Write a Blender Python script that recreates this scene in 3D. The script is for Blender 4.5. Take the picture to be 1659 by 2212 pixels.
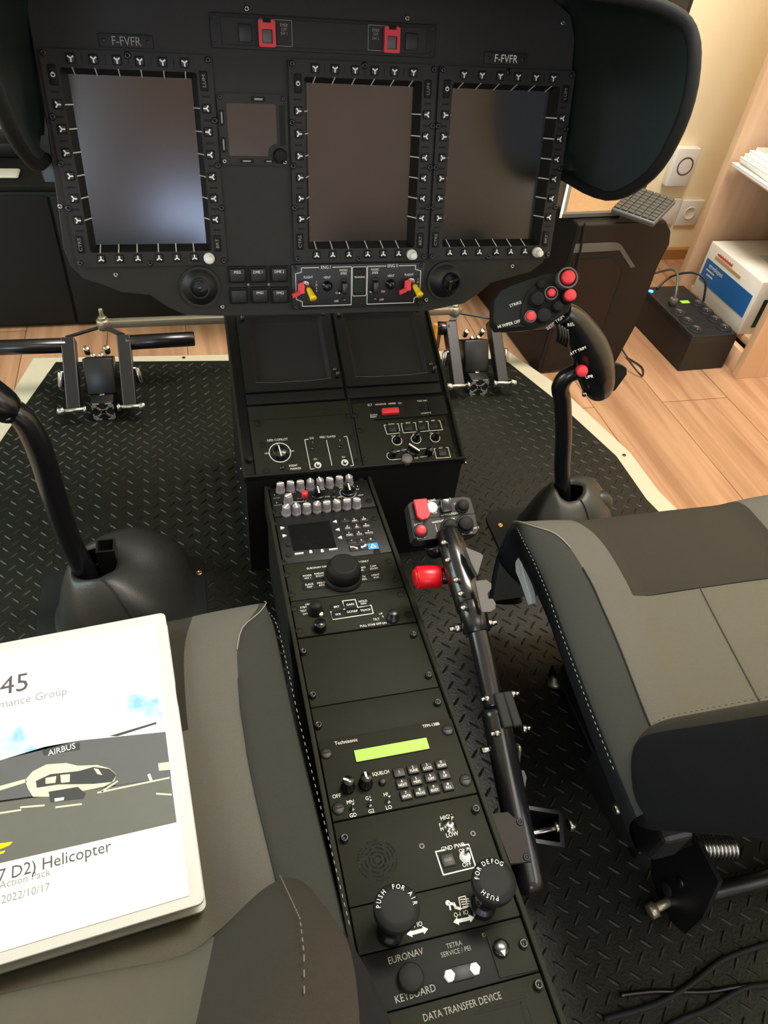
import bpy, bmesh, math, random
from mathutils import Matrix, Vector
from math import sin, cos, pi, radians as R
random.seed(7)
D = bpy.data; SC = bpy.context.scene; COL = SC.collection
for o in list(D.objects): D.objects.remove(o)

# ------------------------------------------------------------------ camera
W_, H_, FPX = 1659, 2212, 1550.16
cd = D.cameras.new('camera'); cam = D.objects.new('camera', cd); COL.objects.link(cam); SC.camera = cam
CAM = Vector((-0.165, 0, 1.28))
cam.location = CAM
RM = (Matrix.Rotation(R(-18.6258), 3, 'Z') @ Matrix.Rotation(R(45.6311), 3, 'X') @ Matrix.Rotation(R(7.3670), 3, 'Z'))
cam.rotation_euler = RM.to_euler()
cd.sensor_fit = 'VERTICAL'; cd.sensor_height = 36; cd.sensor_width = 27
cd.lens = FPX / H_ * 36; cd.clip_start = 0.02; cd.clip_end = 60

# ------------------------------------------------------------------ light
SC.view_settings.view_transform = 'Standard'; SC.view_settings.look = 'None'
SC.view_settings.gamma = 1; SC.view_settings.use_curve_mapping = False
SC.view_settings.exposure = -0.2
w = D.worlds.new('world'); SC.world = w; w.use_nodes = True
w.node_tree.nodes['Background'].inputs[0].default_value = (.55, .75, 1, 1)
w.node_tree.nodes['Background'].inputs[1].default_value = 1.0
def area(name, loc, tgt, sx, sy, power, colr):
    l = D.lights.new(name, 'AREA'); l.shape = 'RECTANGLE'; l.size = sx; l.size_y = sy; l.energy = power; l.color = colr
    o = D.objects.new(name, l); COL.objects.link(o); o.location = loc
    o.rotation_euler = (Vector(tgt) - Vector(loc)).to_track_quat('-Z', 'Y').to_euler()
    return o
# daylight through the window in the right wall and the glazed door behind the camera; ceiling fitting
area('window_daylight', (1.80, -1.25, 1.85), (0.80, -1.25, 1.80), 1.35, .95, 26, (.74, .85, 1))
area('door_daylight', (-0.10, -2.58, 1.15), (-0.10, 0, 1.10),   .40, .40, 10, (.55, .68, 1))
area('rear_glow_light', (-1.30, -2.60, 1.75), (-0.9, 0, 1.5), .8, .8, 38, (.55, .78, 1))  # added unseen source that gives the hood a glow in the right display
area('side_window_daylight', (-2.30, 1.20, 1.55), (-1.0, 1.40, .9), 1.4, 1.1, 46, (.78, .96, .96))
area('ceiling_fitting', (0.55, -1.15, 2.72), (0.55, -1.15, 0), 1.2, .6, 17, (1, .96, .84))
area('front_fill_light', (0.75, 0.95, 2.72), (0.85, 1.25, 0), 1.0, .6, 84, (1, .95, .88))  # overhead fill, added to brighten the wood floor, front wall and bookcase

# ------------------------------------------------------------------ pixel of the photo -> point on a plane that stands in the room
def ray(px, py): return RM @ Vector((px - 829.5, -(py - 1106), -FPX))
def zp(px, py, z): d = ray(px, py); return CAM + d * ((z - CAM.z) / d.z)
def yp(px, py, y): d = ray(px, py); return CAM + d * ((y - CAM.y) / d.y)
def xp(px, py, x): d = ray(px, py); return CAM + d * ((x - CAM.x) / d.x)
def frame(o, u, v):
    u = Vector(u).normalized(); v = Vector(v).normalized(); n = u.cross(v)
    m = Matrix((u, v, n)).transposed().to_4x4(); m.translation = Vector(o); return m
def loc(F, px, py, h=0.0):
    n = F.col[2].xyz; o = F.translation + n * h; d = ray(px, py)
    p = CAM + d * ((o - CAM).dot(n) / d.dot(n)); q = F.inverted() @ p; return (q.x, q.y)
def crop(ox, oy, s): return lambda x, y: (ox + x / s, oy + y / s)
c1 = crop(0, 0, 3.16); c2 = crop(420, 0, 3.072); c3 = crop(620, 1340, 4.1475); c4 = crop(700, 1720, 3.318)
c6 = crop(460, 660, 2.765); c8 = crop(560, 1000, 4.608); c9 = crop(560, 1010, 6.381); c10 = crop(760, 860, 6.381)
ch = crop(860, 1050, 4.1475); ck = crop(960, 1450, 4.02); cg = crop(1090, 560, 6.381)

# ------------------------------------------------------------------ materials
MATS = {}
def lin(c): return tuple((x / 12.92 if x <= .04045 else ((x + .055) / 1.055) ** 2.4) for x in c)
def hexc(h): return lin(tuple(int(h[i:i + 2], 16) / 255 for i in (0, 2, 4)))
def pm(name, col, rough=.5, metal=0, var=.12, scale=60, bump=0, bscale=400, spec=.5, coat=0, emit=0):
    if isinstance(col, str): col = hexc(col)
    m = D.materials.new(name); m.use_nodes = True; nt = m.node_tree; b = nt.nodes['Principled BSDF']
    tc = nt.nodes.new('ShaderNodeTexCoord'); n = nt.nodes.new('ShaderNodeTexNoise'); n.inputs['Scale'].default_value = scale
    n.inputs['Detail'].default_value = 3
    nt.links.new(tc.outputs['Object'], n.inputs['Vector'])
    mx = nt.nodes.new('ShaderNodeMix'); mx.data_type = 'RGBA'
    mx.inputs[6].default_value = tuple(c * (1 - var) for c in col) + (1,); mx.inputs[7].default_value = tuple(min(1, c * (1 + var)) for c in col) + (1,)
    nt.links.new(n.outputs['Fac'], mx.inputs[0]); nt.links.new(mx.outputs[2], b.inputs['Base Color'])
    b.inputs['Roughness'].default_value = rough; b.inputs['Metallic'].default_value = metal
    b.inputs['Specular IOR Level'].default_value = spec; b.inputs['Coat Weight'].default_value = coat
    if emit:
        b.inputs['Emission Color'].default_value = col + (1,); b.inputs['Emission Strength'].default_value = emit
    if bump:
        n2 = nt.nodes.new('ShaderNodeTexNoise'); n2.inputs['Scale'].default_value = bscale
        nt.links.new(tc.outputs['Object'], n2.inputs['Vector'])
        bp = nt.nodes.new('ShaderNodeBump'); bp.inputs['Strength'].default_value = bump; bp.inputs['Distance'].default_value = .001
        nt.links.new(n2.outputs['Fac'], bp.inputs['Height']); nt.links.new(bp.outputs['Normal'], b.inputs['Normal'])
    MATS[name] = m; return m
pm('panel', '2b2925', .62, spec=.28, bump=.25, bscale=900)
pm('console', '212219', .66, spec=.16, bump=.25, bscale=900)
pm('console_dark', '151614', .6, spec=.2)
pm('black', '131313', .5)
pm('black_soft', '121515', .7, spec=.3, bump=.2)
pm('hood', '16241f', .36, spec=.8, bump=.3, bscale=1500)
pm('void', '040404', .8)
pm('gloss_black', '0e0f11', .25, coat=.2)
pm('screen', '1c1b1b', .17, spec=.8, var=.03)
pm('white_ink', 'f0ede2', .6, var=.02)
pm('grey_ink', '8f8d82', .6, var=.02)
pm('white_knob', 'e8e6de', .45, var=.03)
pm('red', 'e0323c', .45, var=.03)
pm('bright_red', 'd4101c', .35, var=.03)
pm('yellow', 'f2d21c', .4, var=.03)
pm('steel', 'b4b2ac', .25, metal=1)
pm('dark_steel', '4a4a48', .35, metal=.9)
pm('zinc', 'a9a28c', .38, metal=.8)
pm('brass', 'c0a468', .3, metal=1)
pm('knob_grey', '8a868c', .5, var=.04)
pm('black_metal', '1b1b1c', .35, metal=.3)
pm('grey_metal', '5c5955', .5, metal=.2)
pm('alu_cut', '8d8d86', .5, metal=.2)
pm('lcd_green', '8fc83c', .4, var=.03, emit=.25)
pm('green_dark', '0c2414', .3)
pm('blue_key', '3c96d8', .4, var=.02)
pm('led_blue', '3c8cff', .4, var=.02, emit=4)
pm('leatherette', '2a2b28', .42, bump=.3, bscale=700)
pm('fabric_light', '5a574c', .9, var=.1, scale=500, bump=.5, bscale=1500, spec=.2)
pm('fabric_band', '595750', .9, var=.1, scale=500, bump=.5, bscale=1500, spec=.2)
pm('fabric_dark', '322f28', .9, var=.1, scale=500, bump=.5, bscale=1500, spec=.2)
pm('fabric_grey', '333430', .9, var=.1, scale=500, bump=.5, bscale=1500, spec=.2)
pm('fabric_black', '121316', .85, bump=.4, bscale=1500, spec=.2)
pm('thread', '8f8c7e', .7, var=.05)
pm('thread_dim', '6a6354', .8)
pm('wall_rear', 'dfc4b2', .8, var=.04, scale=5)
pm('thread_dark', '2a2823', .7, var=.05)
pm('seam', '1c1b18', .8)
pm('paper', 'f4f2ec', .5, var=.02)
pm('sleeve', 'c8c9c4', .3, var=.03, coat=.2)
pm('plastic_white', 'e6e2da', .4, var=.02)
pm('wall_paint', 'f8e8c0', .8, var=.03, scale=4, bump=.15, bscale=250)
pm('ceiling_paint', 'ece8dc', .9, var=.02)
pm('skirting', 'a9773f', .5, scale=20)
pm('mat_white', 'bab39c', .5, var=.05)
pm('orange', 'd88a1c', .5)
pm('box_white', 'e6e2d6', .6, var=.03)
pm('box_blue', '1c62a8', .5, var=.03)
pm('box_green', '143c34', .5, var=.03)
pm('kraft', 'c89c6c', .7, var=.06, scale=30)
pm('keycap', '3c3b35', .5, var=.04)
pm('tower_brown', '1b1210', .45, spec=.3)
pm('tan_sheet', '9c7850', .7)
pm('matte_black', '1b1b1b', .65, spec=.25)
pm('green_cloth', '5c7a68', .8, var=.1, scale=8)
pm('sky_print', 'a8cce0', .5, var=.03)
pm('hangar_print', '55585a', .5, var=.08, scale=40)
pm('tarmac_print', '5c5e58', .5, var=.06, scale=40)
pm('heli_dark', '34383a', .5, var=.05)
pm('heli_pale', 'd8d0b4', .5, var=.03)
pm('tube_black', '141416', .24, spec=.6)
pm('tower_body', '15110f', .5, spec=.3)
pm('plate_grey', '383532', .8, spec=.15)
pm('seam_soft', '38352c', .8)
pm('text_grey', '4a4648', .6, var=.02)
pm('text_pale', '8f8f92', .6, var=.02)
# printed clouds: blue and white noise
m = MATS['sky_print']; nt = m.node_tree; b = nt.nodes['Principled BSDF']
n = nt.nodes.new('ShaderNodeTexNoise'); n.inputs['Scale'].default_value = 16; n.inputs['Detail'].default_value = 6
cr = nt.nodes.new('ShaderNodeValToRGB'); cr.color_ramp.elements[0].position = .40; cr.color_ramp.elements[0].color = hexc('7fb2d8') + (1,)
cr.color_ramp.elements[1].position = .52; cr.color_ramp.elements[1].color = hexc('eef0f0') + (1,)
e = cr.color_ramp.elements.new(.72); e.color = hexc('c2c6c8') + (1,)
tc = nt.nodes.new('ShaderNodeTexCoord'); nt.links.new(tc.outputs['Object'], n.inputs['Vector'])
nt.links.new(n.outputs['Fac'], cr.inputs[0]); nt.links.new(cr.outputs[0], b.inputs['Base Color'])
def wood(name, cA, cB, plank=None, rough=.4, gscale=(3, 60, 3)):
    m = D.materials.new(name); m.use_nodes = True; nt = m.node_tree; b = nt.nodes['Principled BSDF']
    tc = nt.nodes.new('ShaderNodeTexCoord'); mp = nt.nodes.new('ShaderNodeMapping'); mp.inputs['Scale'].default_value = gscale
    nt.links.new(tc.outputs['Object'], mp.inputs[0])
    n = nt.nodes.new('ShaderNodeTexNoise'); n.inputs['Scale'].default_value = 1; n.inputs['Detail'].default_value = 5; n.inputs['Distortion'].default_value = .8
    nt.links.new(mp.outputs[0], n.inputs['Vector'])
    cr = nt.nodes.new('ShaderNodeValToRGB'); cr.color_ramp.elements[0].position = .25; cr.color_ramp.elements[1].position = .62
    cr.color_ramp.elements[0].color = hexc(cA) + (1,); cr.color_ramp.elements[1].color = hexc(cB) + (1,)
    nt.links.new(n.outputs['Fac'], cr.inputs[0]); out = cr.outputs[0]
    if plank:
        mp2 = nt.nodes.new('ShaderNodeMapping'); mp2.inputs['Rotation'].default_value = (0, 0, pi / 2)
        nt.links.new(tc.outputs['Object'], mp2.inputs[0])
        br = nt.nodes.new('ShaderNodeTexBrick'); br.inputs['Scale'].default_value = 1; br.inputs['Brick Width'].default_value = 1.25
        br.inputs['Row Height'].default_value = plank; br.inputs['Mortar Size'].default_value = .0012; br.offset = .37
        br.inputs['Color1'].default_value = (1, 1, 1, 1); br.inputs['Color2'].default_value = (.84, .82, .8, 1); br.inputs['Mortar'].default_value = (.35, .28, .22, 1)
        nt.links.new(mp2.outputs[0], br.inputs['Vector'])
        mx = nt.nodes.new('ShaderNodeMix'); mx.data_type = 'RGBA'; mx.blend_type = 'MULTIPLY'; mx.inputs[0].default_value = 1
        nt.links.new(out, mx.inputs[6]); nt.links.new(br.outputs['Color'], mx.inputs[7]); out = mx.outputs[2]
        kn = nt.nodes.new('ShaderNodeTexVoronoi'); kn.inputs['Scale'].default_value = 3.1
        nt.links.new(tc.outputs['Object'], kn.inputs['Vector'])
        kr = nt.nodes.new('ShaderNodeValToRGB'); kr.color_ramp.elements[0].position = .03; kr.color_ramp.elements[0].color = (.42, .27, .18, 1)
        kr.color_ramp.elements[1].position = .10; kr.color_ramp.elements[1].color = (1, 1, 1, 1)
        nt.links.new(kn.outputs['Distance'], kr.inputs[0])
        m2 = nt.nodes.new('ShaderNodeMix'); m2.data_type = 'RGBA'; m2.blend_type = 'MULTIPLY'; m2.inputs[0].default_value = 1
        nt.links.new(out, m2.inputs[6]); nt.links.new(kr.outputs[0], m2.inputs[7]); out = m2.outputs[2]
    nt.links.new(out, b.inputs['Base Color']); b.inputs['Roughness'].default_value = rough
    MATS[name] = m
wood('wood_floor', '8c6448', 'b8906f', .19, .38, (26, 1.6, 1))
wood('beech', 'd8b08a', 'e2bd98', None, .45, (30, 30, 2))
# rubber mat
pm('rubber', '191a14', .42, spec=.3, var=.25, scale=5, bump=.5, bscale=260)
m = D.materials.new('glass'); m.use_nodes = True; b = m.node_tree.nodes['Principled BSDF']
b.inputs['Transmission Weight'].default_value = 1; b.inputs['Roughness'].default_value = .02; b.inputs['Base Color'].default_value = (.9, .97, .95, 1); MATS['glass'] = m

# ------------------------------------------------------------------ mesh helpers
def circ(r, n=24, c=(0, 0), a0=0): return [(c[0] + r * cos(a0 + 2 * pi * i / n), c[1] + r * sin(a0 + 2 * pi * i / n)) for i in range(n)]
def rrect(w, h, r, c=(0, 0), k=4):
    out = []
    for sx, sy, a in ((1, 1, 0), (-1, 1, pi / 2), (-1, -1, pi), (1, -1, 3 * pi / 2)):
        for i in range(k + 1):
            t = a + pi / 2 * i / k
            out.append((c[0] + sx * (w / 2 - r) + r * cos(t), c[1] + sy * (h / 2 - r) + r * sin(t)))
    return out
GLY = {}
def glyphs(s):
    if s not in GLY:
        cu = D.curves.new('t', 'FONT'); cu.body = s; cu.align_x = 'CENTER'; cu.align_y = 'CENTER'; cu.size = 1; cu.resolution_u = 2
        o = D.objects.new('t', cu); COL.objects.link(o); bpy.context.view_layer.update()
        me = D.meshes.new_from_object(o.evaluated_get(bpy.context.evaluated_depsgraph_get()))
        GLY[s] = ([v.co.copy() for v in me.vertices], [tuple(p.vertices) for p in me.polygons])
        D.objects.remove(o); D.curves.remove(cu); D.meshes.remove(me)
    return GLY[s]
class MB:
    def __init__(s, M=None): s.v = []; s.f = []; s.m = []; s.sm = []; s.mats = []; s.M = M or Matrix()
    def mi(s, n):
        if n not in s.mats: s.mats.append(n)
        return s.mats.index(n)
    def add(s, vs, fs, mat, smooth=False, X=None):
        k = len(s.v); M = s.M @ X if X is not None else s.M
        s.v += [M @ Vector(p) for p in vs]; i = s.mi(mat)
        for f in fs: s.f.append(tuple(j + k for j in f)); s.m.append(i); s.sm.append(smooth)
        return s
    def box(s, c, sz, mat, bev=0, X=None):
        bm = bmesh.new(); bmesh.ops.create_cube(bm, size=1)
        for v in bm.verts: v.co = Vector((v.co.x * sz[0], v.co.y * sz[1], v.co.z * sz[2]))
        if bev: bmesh.ops.bevel(bm, geom=bm.edges[:], offset=bev, segments=2, affect='EDGES', profile=.5)
        bm.verts.index_update()
        T = Matrix.Translation(Vector(c)) @ (X or Matrix())
        s.add([v.co.copy() for v in bm.verts], [tuple(v.index for v in f.verts) for f in bm.faces], mat, bool(bev), T); bm.free(); return s
    def prism(s, poly, z0, z1, mat, bev=0, X=None, smooth=False):
        n = len(poly); a = sum(poly[i][0] * poly[(i + 1) % n][1] - poly[(i + 1) % n][0] * poly[i][1] for i in range(n))
        if a < 0: poly = poly[::-1]
        if bev:
            cx = sum(p[0] for p in poly) / n; cy = sum(p[1] for p in poly) / n
            r = max(math.hypot(p[0] - cx, p[1] - cy) for p in poly)
            inn = [(cx + (p[0] - cx) * (1 - bev / r), cy + (p[1] - cy) * (1 - bev / r)) for p in poly]
            vs = [(x, y, z0) for x, y in poly] + [(x, y, z1 - bev) for x, y in poly] + [(x, y, z1) for x, y in inn]
            fs = [(i, (i + 1) % n, n + (i + 1) % n, n + i) for i in range(n)] + [(n + i, n + (i + 1) % n, 2 * n + (i + 1) % n, 2 * n + i) for i in range(n)]
            fs += [tuple(range(2 * n, 3 * n)), tuple(range(n - 1, -1, -1))]
        else:
            vs = [(x, y, z0) for x, y in poly] + [(x, y, z1) for x, y in poly]
            fs = [(i, (i + 1) % n, n + (i + 1) % n, n + i) for i in range(n)] + [tuple(range(n, 2 * n)), tuple(range(n - 1, -1, -1))]
        return s.add(vs, fs, mat, smooth, X)
    def ring(s, outer, inner, z0, z1, mat, zi=None, X=None):
        n = len(outer); zi = z1 if zi is None else zi
        vs = [(x, y, z0) for x, y in outer] + [(x, y, z1) for x, y in outer] + [(x, y, z1) for x, y in inner] + [(x, y, z0) for x, y in inner]
        fs = []
        for i in range(n):
            j = (i + 1) % n
            for k in range(4): a = k * n; b = ((k + 1) % 4) * n; fs.append((a + i, a + j, b + j, b + i))
        return s.add(vs, fs, mat, False, X)
    def lathe(s, prof, mat, c=(0, 0, 0), X=None, n=24, smooth=True):
        T = Matrix.Translation(Vector(c)) @ (X or Matrix()); k = len(prof)
        vs = [(r * cos(2 * pi * i / n), r * sin(2 * pi * i / n), z) for r, z in prof for i in range(n)]
        fs = [(a * n + i, a * n + (i + 1) % n, (a + 1) * n + (i + 1) % n, (a + 1) * n + i) for a in range(k - 1) for i in range(n)]
        fs.append(tuple(range((k - 1) * n, k * n))); fs.append(tuple(range(n - 1, -1, -1)))
        return s.add(vs, fs, mat, smooth, T)
    def cyl(s, a, b, r, mat, n=20, r2=None, smooth=True):
        a = Vector(a); b = Vector(b); d = b - a; X = d.to_track_quat('Z', 'Y').to_matrix().to_4x4(); L = d.length
        r2 = r if r2 is None else r2; e = min(r, r2, L) * .12
        return s.lathe([(r - e, 0), (r, e), (r2, L - e), (r2 - e, L)], mat, a, X, n, smooth)
    def tube(s, pts, rad, mat, n=14, smooth=True, sub=6, squash=None):
        P = [Vector(p) for p in pts]
        if not isinstance(rad, (list, tuple)): rad = [rad] * len(P)
        if sub > 1 and len(P) > 2:
            Q = []; RR = []
            for i in range(len(P) - 1):
                p0 = P[max(i - 1, 0)]; p1 = P[i]; p2 = P[i + 1]; p3 = P[min(i + 2, len(P) - 1)]
                for j in range(sub):
                    t = j / sub
                    Q.append(.5 * ((2 * p1) + (p2 - p0) * t + (2 * p0 - 5 * p1 + 4 * p2 - p3) * t * t + (3 * p1 - p0 - 3 * p2 + p3) * t ** 3))
                    RR.append(rad[i] * (1 - t) + rad[i + 1] * t)
            P = Q + [P[-1]]; rad = RR + [rad[-1]]
        vs = []; up = None
        for i, p in enumerate(P):
            d = (P[min(i + 1, len(P) - 1)] - P[max(i - 1, 0)]).normalized()
            if up is None: up = d.orthogonal().normalized()
            up = (up - d * up.dot(d)).normalized(); sd = d.cross(up)
            for k in range(n):
                a = 2 * pi * k / n; vs.append(p + (up * cos(a) + sd * sin(a) * (squash or 1)) * rad[i])
        fs = [(i * n + k, i * n + (k + 1) % n, (i + 1) * n + (k + 1) % n, (i + 1) * n + k) for i in range(len(P) - 1) for k in range(n)]
        fs += [tuple(range(n - 1, -1, -1)), tuple(range((len(P) - 1) * n, len(P) * n))]
        return s.add(vs, fs, mat, smooth)
    def bar(s, a, b, wd, z0, z1, mat):           # flat strip between two points of the local plane
        a = Vector(a); b = Vector(b); d = (b - a).normalized(); p = Vector((-d.y, d.x)) * wd / 2
        return s.prism([tuple(a - p), tuple(b - p), tuple(b + p), tuple(a + p)], z0, z1, mat)
    def poly_line(s, pts, wd, z0, z1, mat, close=False):
        n = len(pts)
        for i in range(n if close else n - 1):
            a = Vector(pts[i]); b = Vector(pts[(i + 1) % n]); d = (b - a).normalized() * wd / 2
            s.bar(a - d, b + d, wd, z0, z1, mat)
        return s
    def text(s, t, u, v, size, z, mat='white_ink', rot=0, sx=1):
        sx *= .88
        vs, fs = glyphs(t); X = Matrix.Translation((u, v, z)) @ Matrix.Rotation(rot, 4, 'Z')
        return s.add([(p.x * size * sx, p.y * size, 0) for p in vs], fs, mat, False, X)
    def slab(s, quad, th, mat):                   # thick sheet from a 3D quad, thickness along -normal
        q = [Vector(p) for p in quad]; n = (q[1] - q[0]).cross(q[-1] - q[0]).normalized() * th; k = len(q)
        vs = [p - n for p in q] + q
        fs = [(i, (i + 1) % k, k + (i + 1) % k, k + i) for i in range(k)] + [tuple(range(k, 2 * k)), tuple(range(k - 1, -1, -1))]
        return s.add(vs, fs, mat)
    def loft(s, rows, mats, closed=False, cap=True, smooth=True):   # rows of equal length; mats(i,j) -> name
        n = len(rows[0]); base = len(s.v); s.v += [s.M @ Vector(p) for r in rows for p in r]
        for i in range(len(rows) - 1):
            for j in range(n if closed else n - 1):
                k = (j + 1) % n
                s.f.append((base + i * n + j, base + i * n + k, base + (i + 1) * n + k, base + (i + 1) * n + j))
                s.m.append(s.mi(mats(i, j) if callable(mats) else mats)); s.sm.append(smooth)
        if cap:
            for i, rv in ((0, True), (len(rows) - 1, False)):
                f = [base + i * n + j for j in range(n)]; s.f.append(tuple(reversed(f) if rv else f)); s.m.append(s.mi(mats(min(i, len(rows) - 2), 0) if callable(mats) else mats)); s.sm.append(False)
        return s
    def build(s, name, parent=None, bevel=0, sub=0, label=None):
        me = D.meshes.new(name); me.from_pydata([tuple(p) for p in s.v], [], s.f)
        for n in s.mats: me.materials.append(MATS[n])
        me.polygons.foreach_set('material_index', s.m); me.polygons.foreach_set('use_smooth', s.sm); me.update()
        bm = bmesh.new(); bm.from_mesh(me); bmesh.ops.recalc_face_normals(bm, faces=bm.faces[:]); bm.to_mesh(me); bm.free()
        o = D.objects.new(name, me); COL.objects.link(o)
        if parent: o.parent = parent
        if bevel:
            b = o.modifiers.new('bevel', 'BEVEL'); b.width = bevel; b.segments = 2; b.limit_method = 'ANGLE'; b.angle_limit = R(40)
        if sub:
            b = o.modifiers.new('sub', 'SUBSURF'); b.levels = sub; b.render_levels = sub
        if label: o['label'] = label
        return o
def tag(o, label, cat, group=None, kind=None):
    if label: o['label'] = label
    if cat: o['category'] = cat
    if group: o['group'] = group
    if kind: o['kind'] = kind
    return o
def thing(name, label, cat, F=None, group=None):
    o = D.objects.new(name, None); COL.objects.link(o); o.empty_display_size = .05
    if F is not None: o.matrix_world = F
    return tag(o, label, cat, group)
def struct(o): o['kind'] = 'structure'; return o
def copy_tree(o, parent=None, M=None):
    c = o.copy(); COL.objects.link(c); c.parent = parent
    if parent is None and M is not None: c.matrix_world = M
    for ch_ in [x for x in D.objects if x.parent == o]: copy_tree(ch_, c)
    return c
def T(x=0, y=0, z=0): return Matrix.Translation((x, y, z))
def RZ(a): return Matrix.Rotation(a, 4, 'Z')
def RX(a): return Matrix.Rotation(a, 4, 'X')
def RY(a): return Matrix.Rotation(a, 4, 'Y')

# ================================================================== the room
FZ = .28      # wooden floor; the simulator platform's rubber top is at .30
def plane_box(name, c, sz, mat): return struct(MB().box(c, sz, mat).build(name))
plane_box('floor', (-.1, -.25, FZ - .03), (4.3, 4.8, .06), 'wood_floor')
plane_box('ceiling', (-.1, -.25, 2.80), (4.3, 4.8, .06), 'ceiling_paint')
m = MB()
for (y0, y1, z0, z1) in ((-2.6, .5, .28, 2.77), (1.9, 2.1, .28, 2.77), (.5, 1.9, .28, .95), (.5, 1.9, 2.15, 2.77)):
    m.box((-2.23, (y0 + y1) / 2, (z0 + z1) / 2), (.06, y1 - y0, z1 - z0), 'wall_paint')
struct(m.build('wall_left'))
m = MB()
for c, s in (((-2.23, 1.2, .97), (.05, 1.4, .04)), ((-2.23, 1.2, 2.13), (.05, 1.4, .04)), ((-2.23, .52, 1.55), (.05, .04, 1.16)), ((-2.23, 1.88, 1.55), (.05, .04, 1.16)), ((-2.23, 1.2, 1.55), (.05, .05, 1.16))): m.box(c, s, 'plastic_white', .004)
struct(m.build('window_2'))
# right wall with its window opening
m = MB(); X0, X1 = 1.70, 1.76
for (y0, y1, z0, z1) in ((-2.6, -1.95, .28, 2.77), (-.55, 2.1, .28, 2.77), (-1.95, -.55, .28, 1.36), (-1.95, -.55, 2.34, 2.77)):
    m.box(((X0 + X1) / 2, (y0 + y1) / 2, (z0 + z1) / 2), (X1 - X0, y1 - y0, z1 - z0), 'wall_paint')
struct(m.build('wall_right'))
m = MB()
for c, s in (((1.73, -1.25, 1.38), (.05, 1.4, .04)), ((1.73, -1.25, 2.32), (.05, 1.4, .04)), ((1.73, -1.93, 1.85), (.05, .04, .98)), ((1.73, -.57, 1.85), (.05, .04, .98))): m.box(c, s, 'plastic_white', .004)
wn = struct(m.build('window_1'))
# wall behind the camera with the glazed door
m = MB()
for (x0, x1, z0, z1) in ((-2.2, -1.7, .28, 2.77), (-.9, -.45, .28, 2.77), (-1.7, -.9, .28, 1.35), (-1.7, -.9, 2.15, 2.77), (.25, 1.7, .28, 2.77), (-.45, .25, 2.3, 2.77)):
    m.box(((x0 + x1) / 2, -2.53, (z0 + z1) / 2), (x1 - x0, .06, z1 - z0), 'wall_rear')
struct(m.build('wall_back'))
m = MB(); m.box((-.1, -2.53, .60), (.66, .04, .6), 'beech', .004)
for c, s in (((-.38, -2.53, 1.15), (.10, .04, .5)), ((.18, -2.53, 1.15), (.10, .04, .5)), ((-.1, -2.53, 1.84), (.66, .04, .90))): m.box(c, s, 'beech')
struct(m.build('door_1'))
plane_box('wall_front', (-.1, 2.06, 1.52), (4.2, .06, 2.50), 'wall_paint')
plane_box('baseboard_front', (.95, 2.02, .297), (1.45, .02, .034), 'skirting')

# ------------------------------------------------------------------ simulator platform
def P3(pts, z=.3): return [tuple(zp(x, y, z)[:2]) for x, y in pts]
inR = [(.592, 1.450), (.653, 1.278), (.712, 1.048), (.712, .908), (.75, .72), (.78, -.9)]
inL = [(-.79, -.9), (-.68, .86), (-.568, 1.259), (-.532, 1.383), (-.485, 1.536)]
outR = [(.615, 1.492), (.690, 1.325), (.752, 1.057), (.754, .930), (.79, .73), (.82, -.9)]
outL = [(-.83, -.9), (-.725, .87), (-.610, 1.27), (-.572, 1.40), (-.535, 1.56)]
F = T(.05, .5, FZ)
pt = thing('simulator_platform', 'low octagonal platform covered in black diamond-plate rubber with cream edging, under the cockpit', 'platform', F)
FI = F.inverted()
m = MB(FI); m.prism(outR[::-1] + outL[::-1], FZ, .298, 'mat_white'); m.build('deck', pt)
m = MB(FI); m.prism(inR[::-1] + inL[::-1], .298, .300, 'rubber')
def inside(x, y, poly):
    c = False; n = len(poly)
    for i in range(n):
        x1, y1 = poly[i]; x2, y2 = poly[i - 1]
        if (y1 > y) != (y2 > y) and x < (x2 - x1) * (y - y1) / (y2 - y1) + x1: c = not c
    return c
pin = inR[::-1] + inL[::-1]; vs = []; fs = []
S2 = .0295
for k, (ox, oy, sg) in enumerate(((.273, .274, -1), (.273 + S2 / 2, .274 + S2 / 2, 1))):
    for i in range(-40, 20):
        for j in range(-24, 46):
            x = ox + i * S2; y = oy + j * S2
            if not inside(x, y, pin) or not inside(x + .01, y + .01, pin) or not inside(x - .01, y - .01, pin): continue
            d = Vector((sg, 1)).normalized(); q = Vector((-d.y, d.x)); L = .0105; wd = .0021; b0 = len(vs)
            for a, b2, z in ((-L, 0, .3), (-L * .55, -wd, .3), (L * .55, -wd, .3), (L, 0, .3), (L * .55, wd, .3), (-L * .55, wd, .3), (-L * .6, 0, .3014), (L * .6, 0, .3014)):
                p = Vector((x, y)) + d * a + q * b2; vs.append((p.x, p.y, z))
            fs += [tuple(b0 + t for t in f) for f in ((0, 1, 6), (1, 2, 7, 6), (2, 3, 7), (3, 4, 7), (4, 5, 6, 7), (5, 0, 6))]
m.add(vs, fs, 'rubber', False); m.build('rubber_mat', pt)
m = MB(FI)
for (x, y) in ((.67, 1.30), (.733, 1.05), (-.55, 1.39), (-.645, 1.1), (.45, 1.50), (-.2, 1.53)): m.cyl((x, y, .298), (x, y, .2995), .004, 'dark_steel', 12)
m.build('edge_screws', pt)

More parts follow.
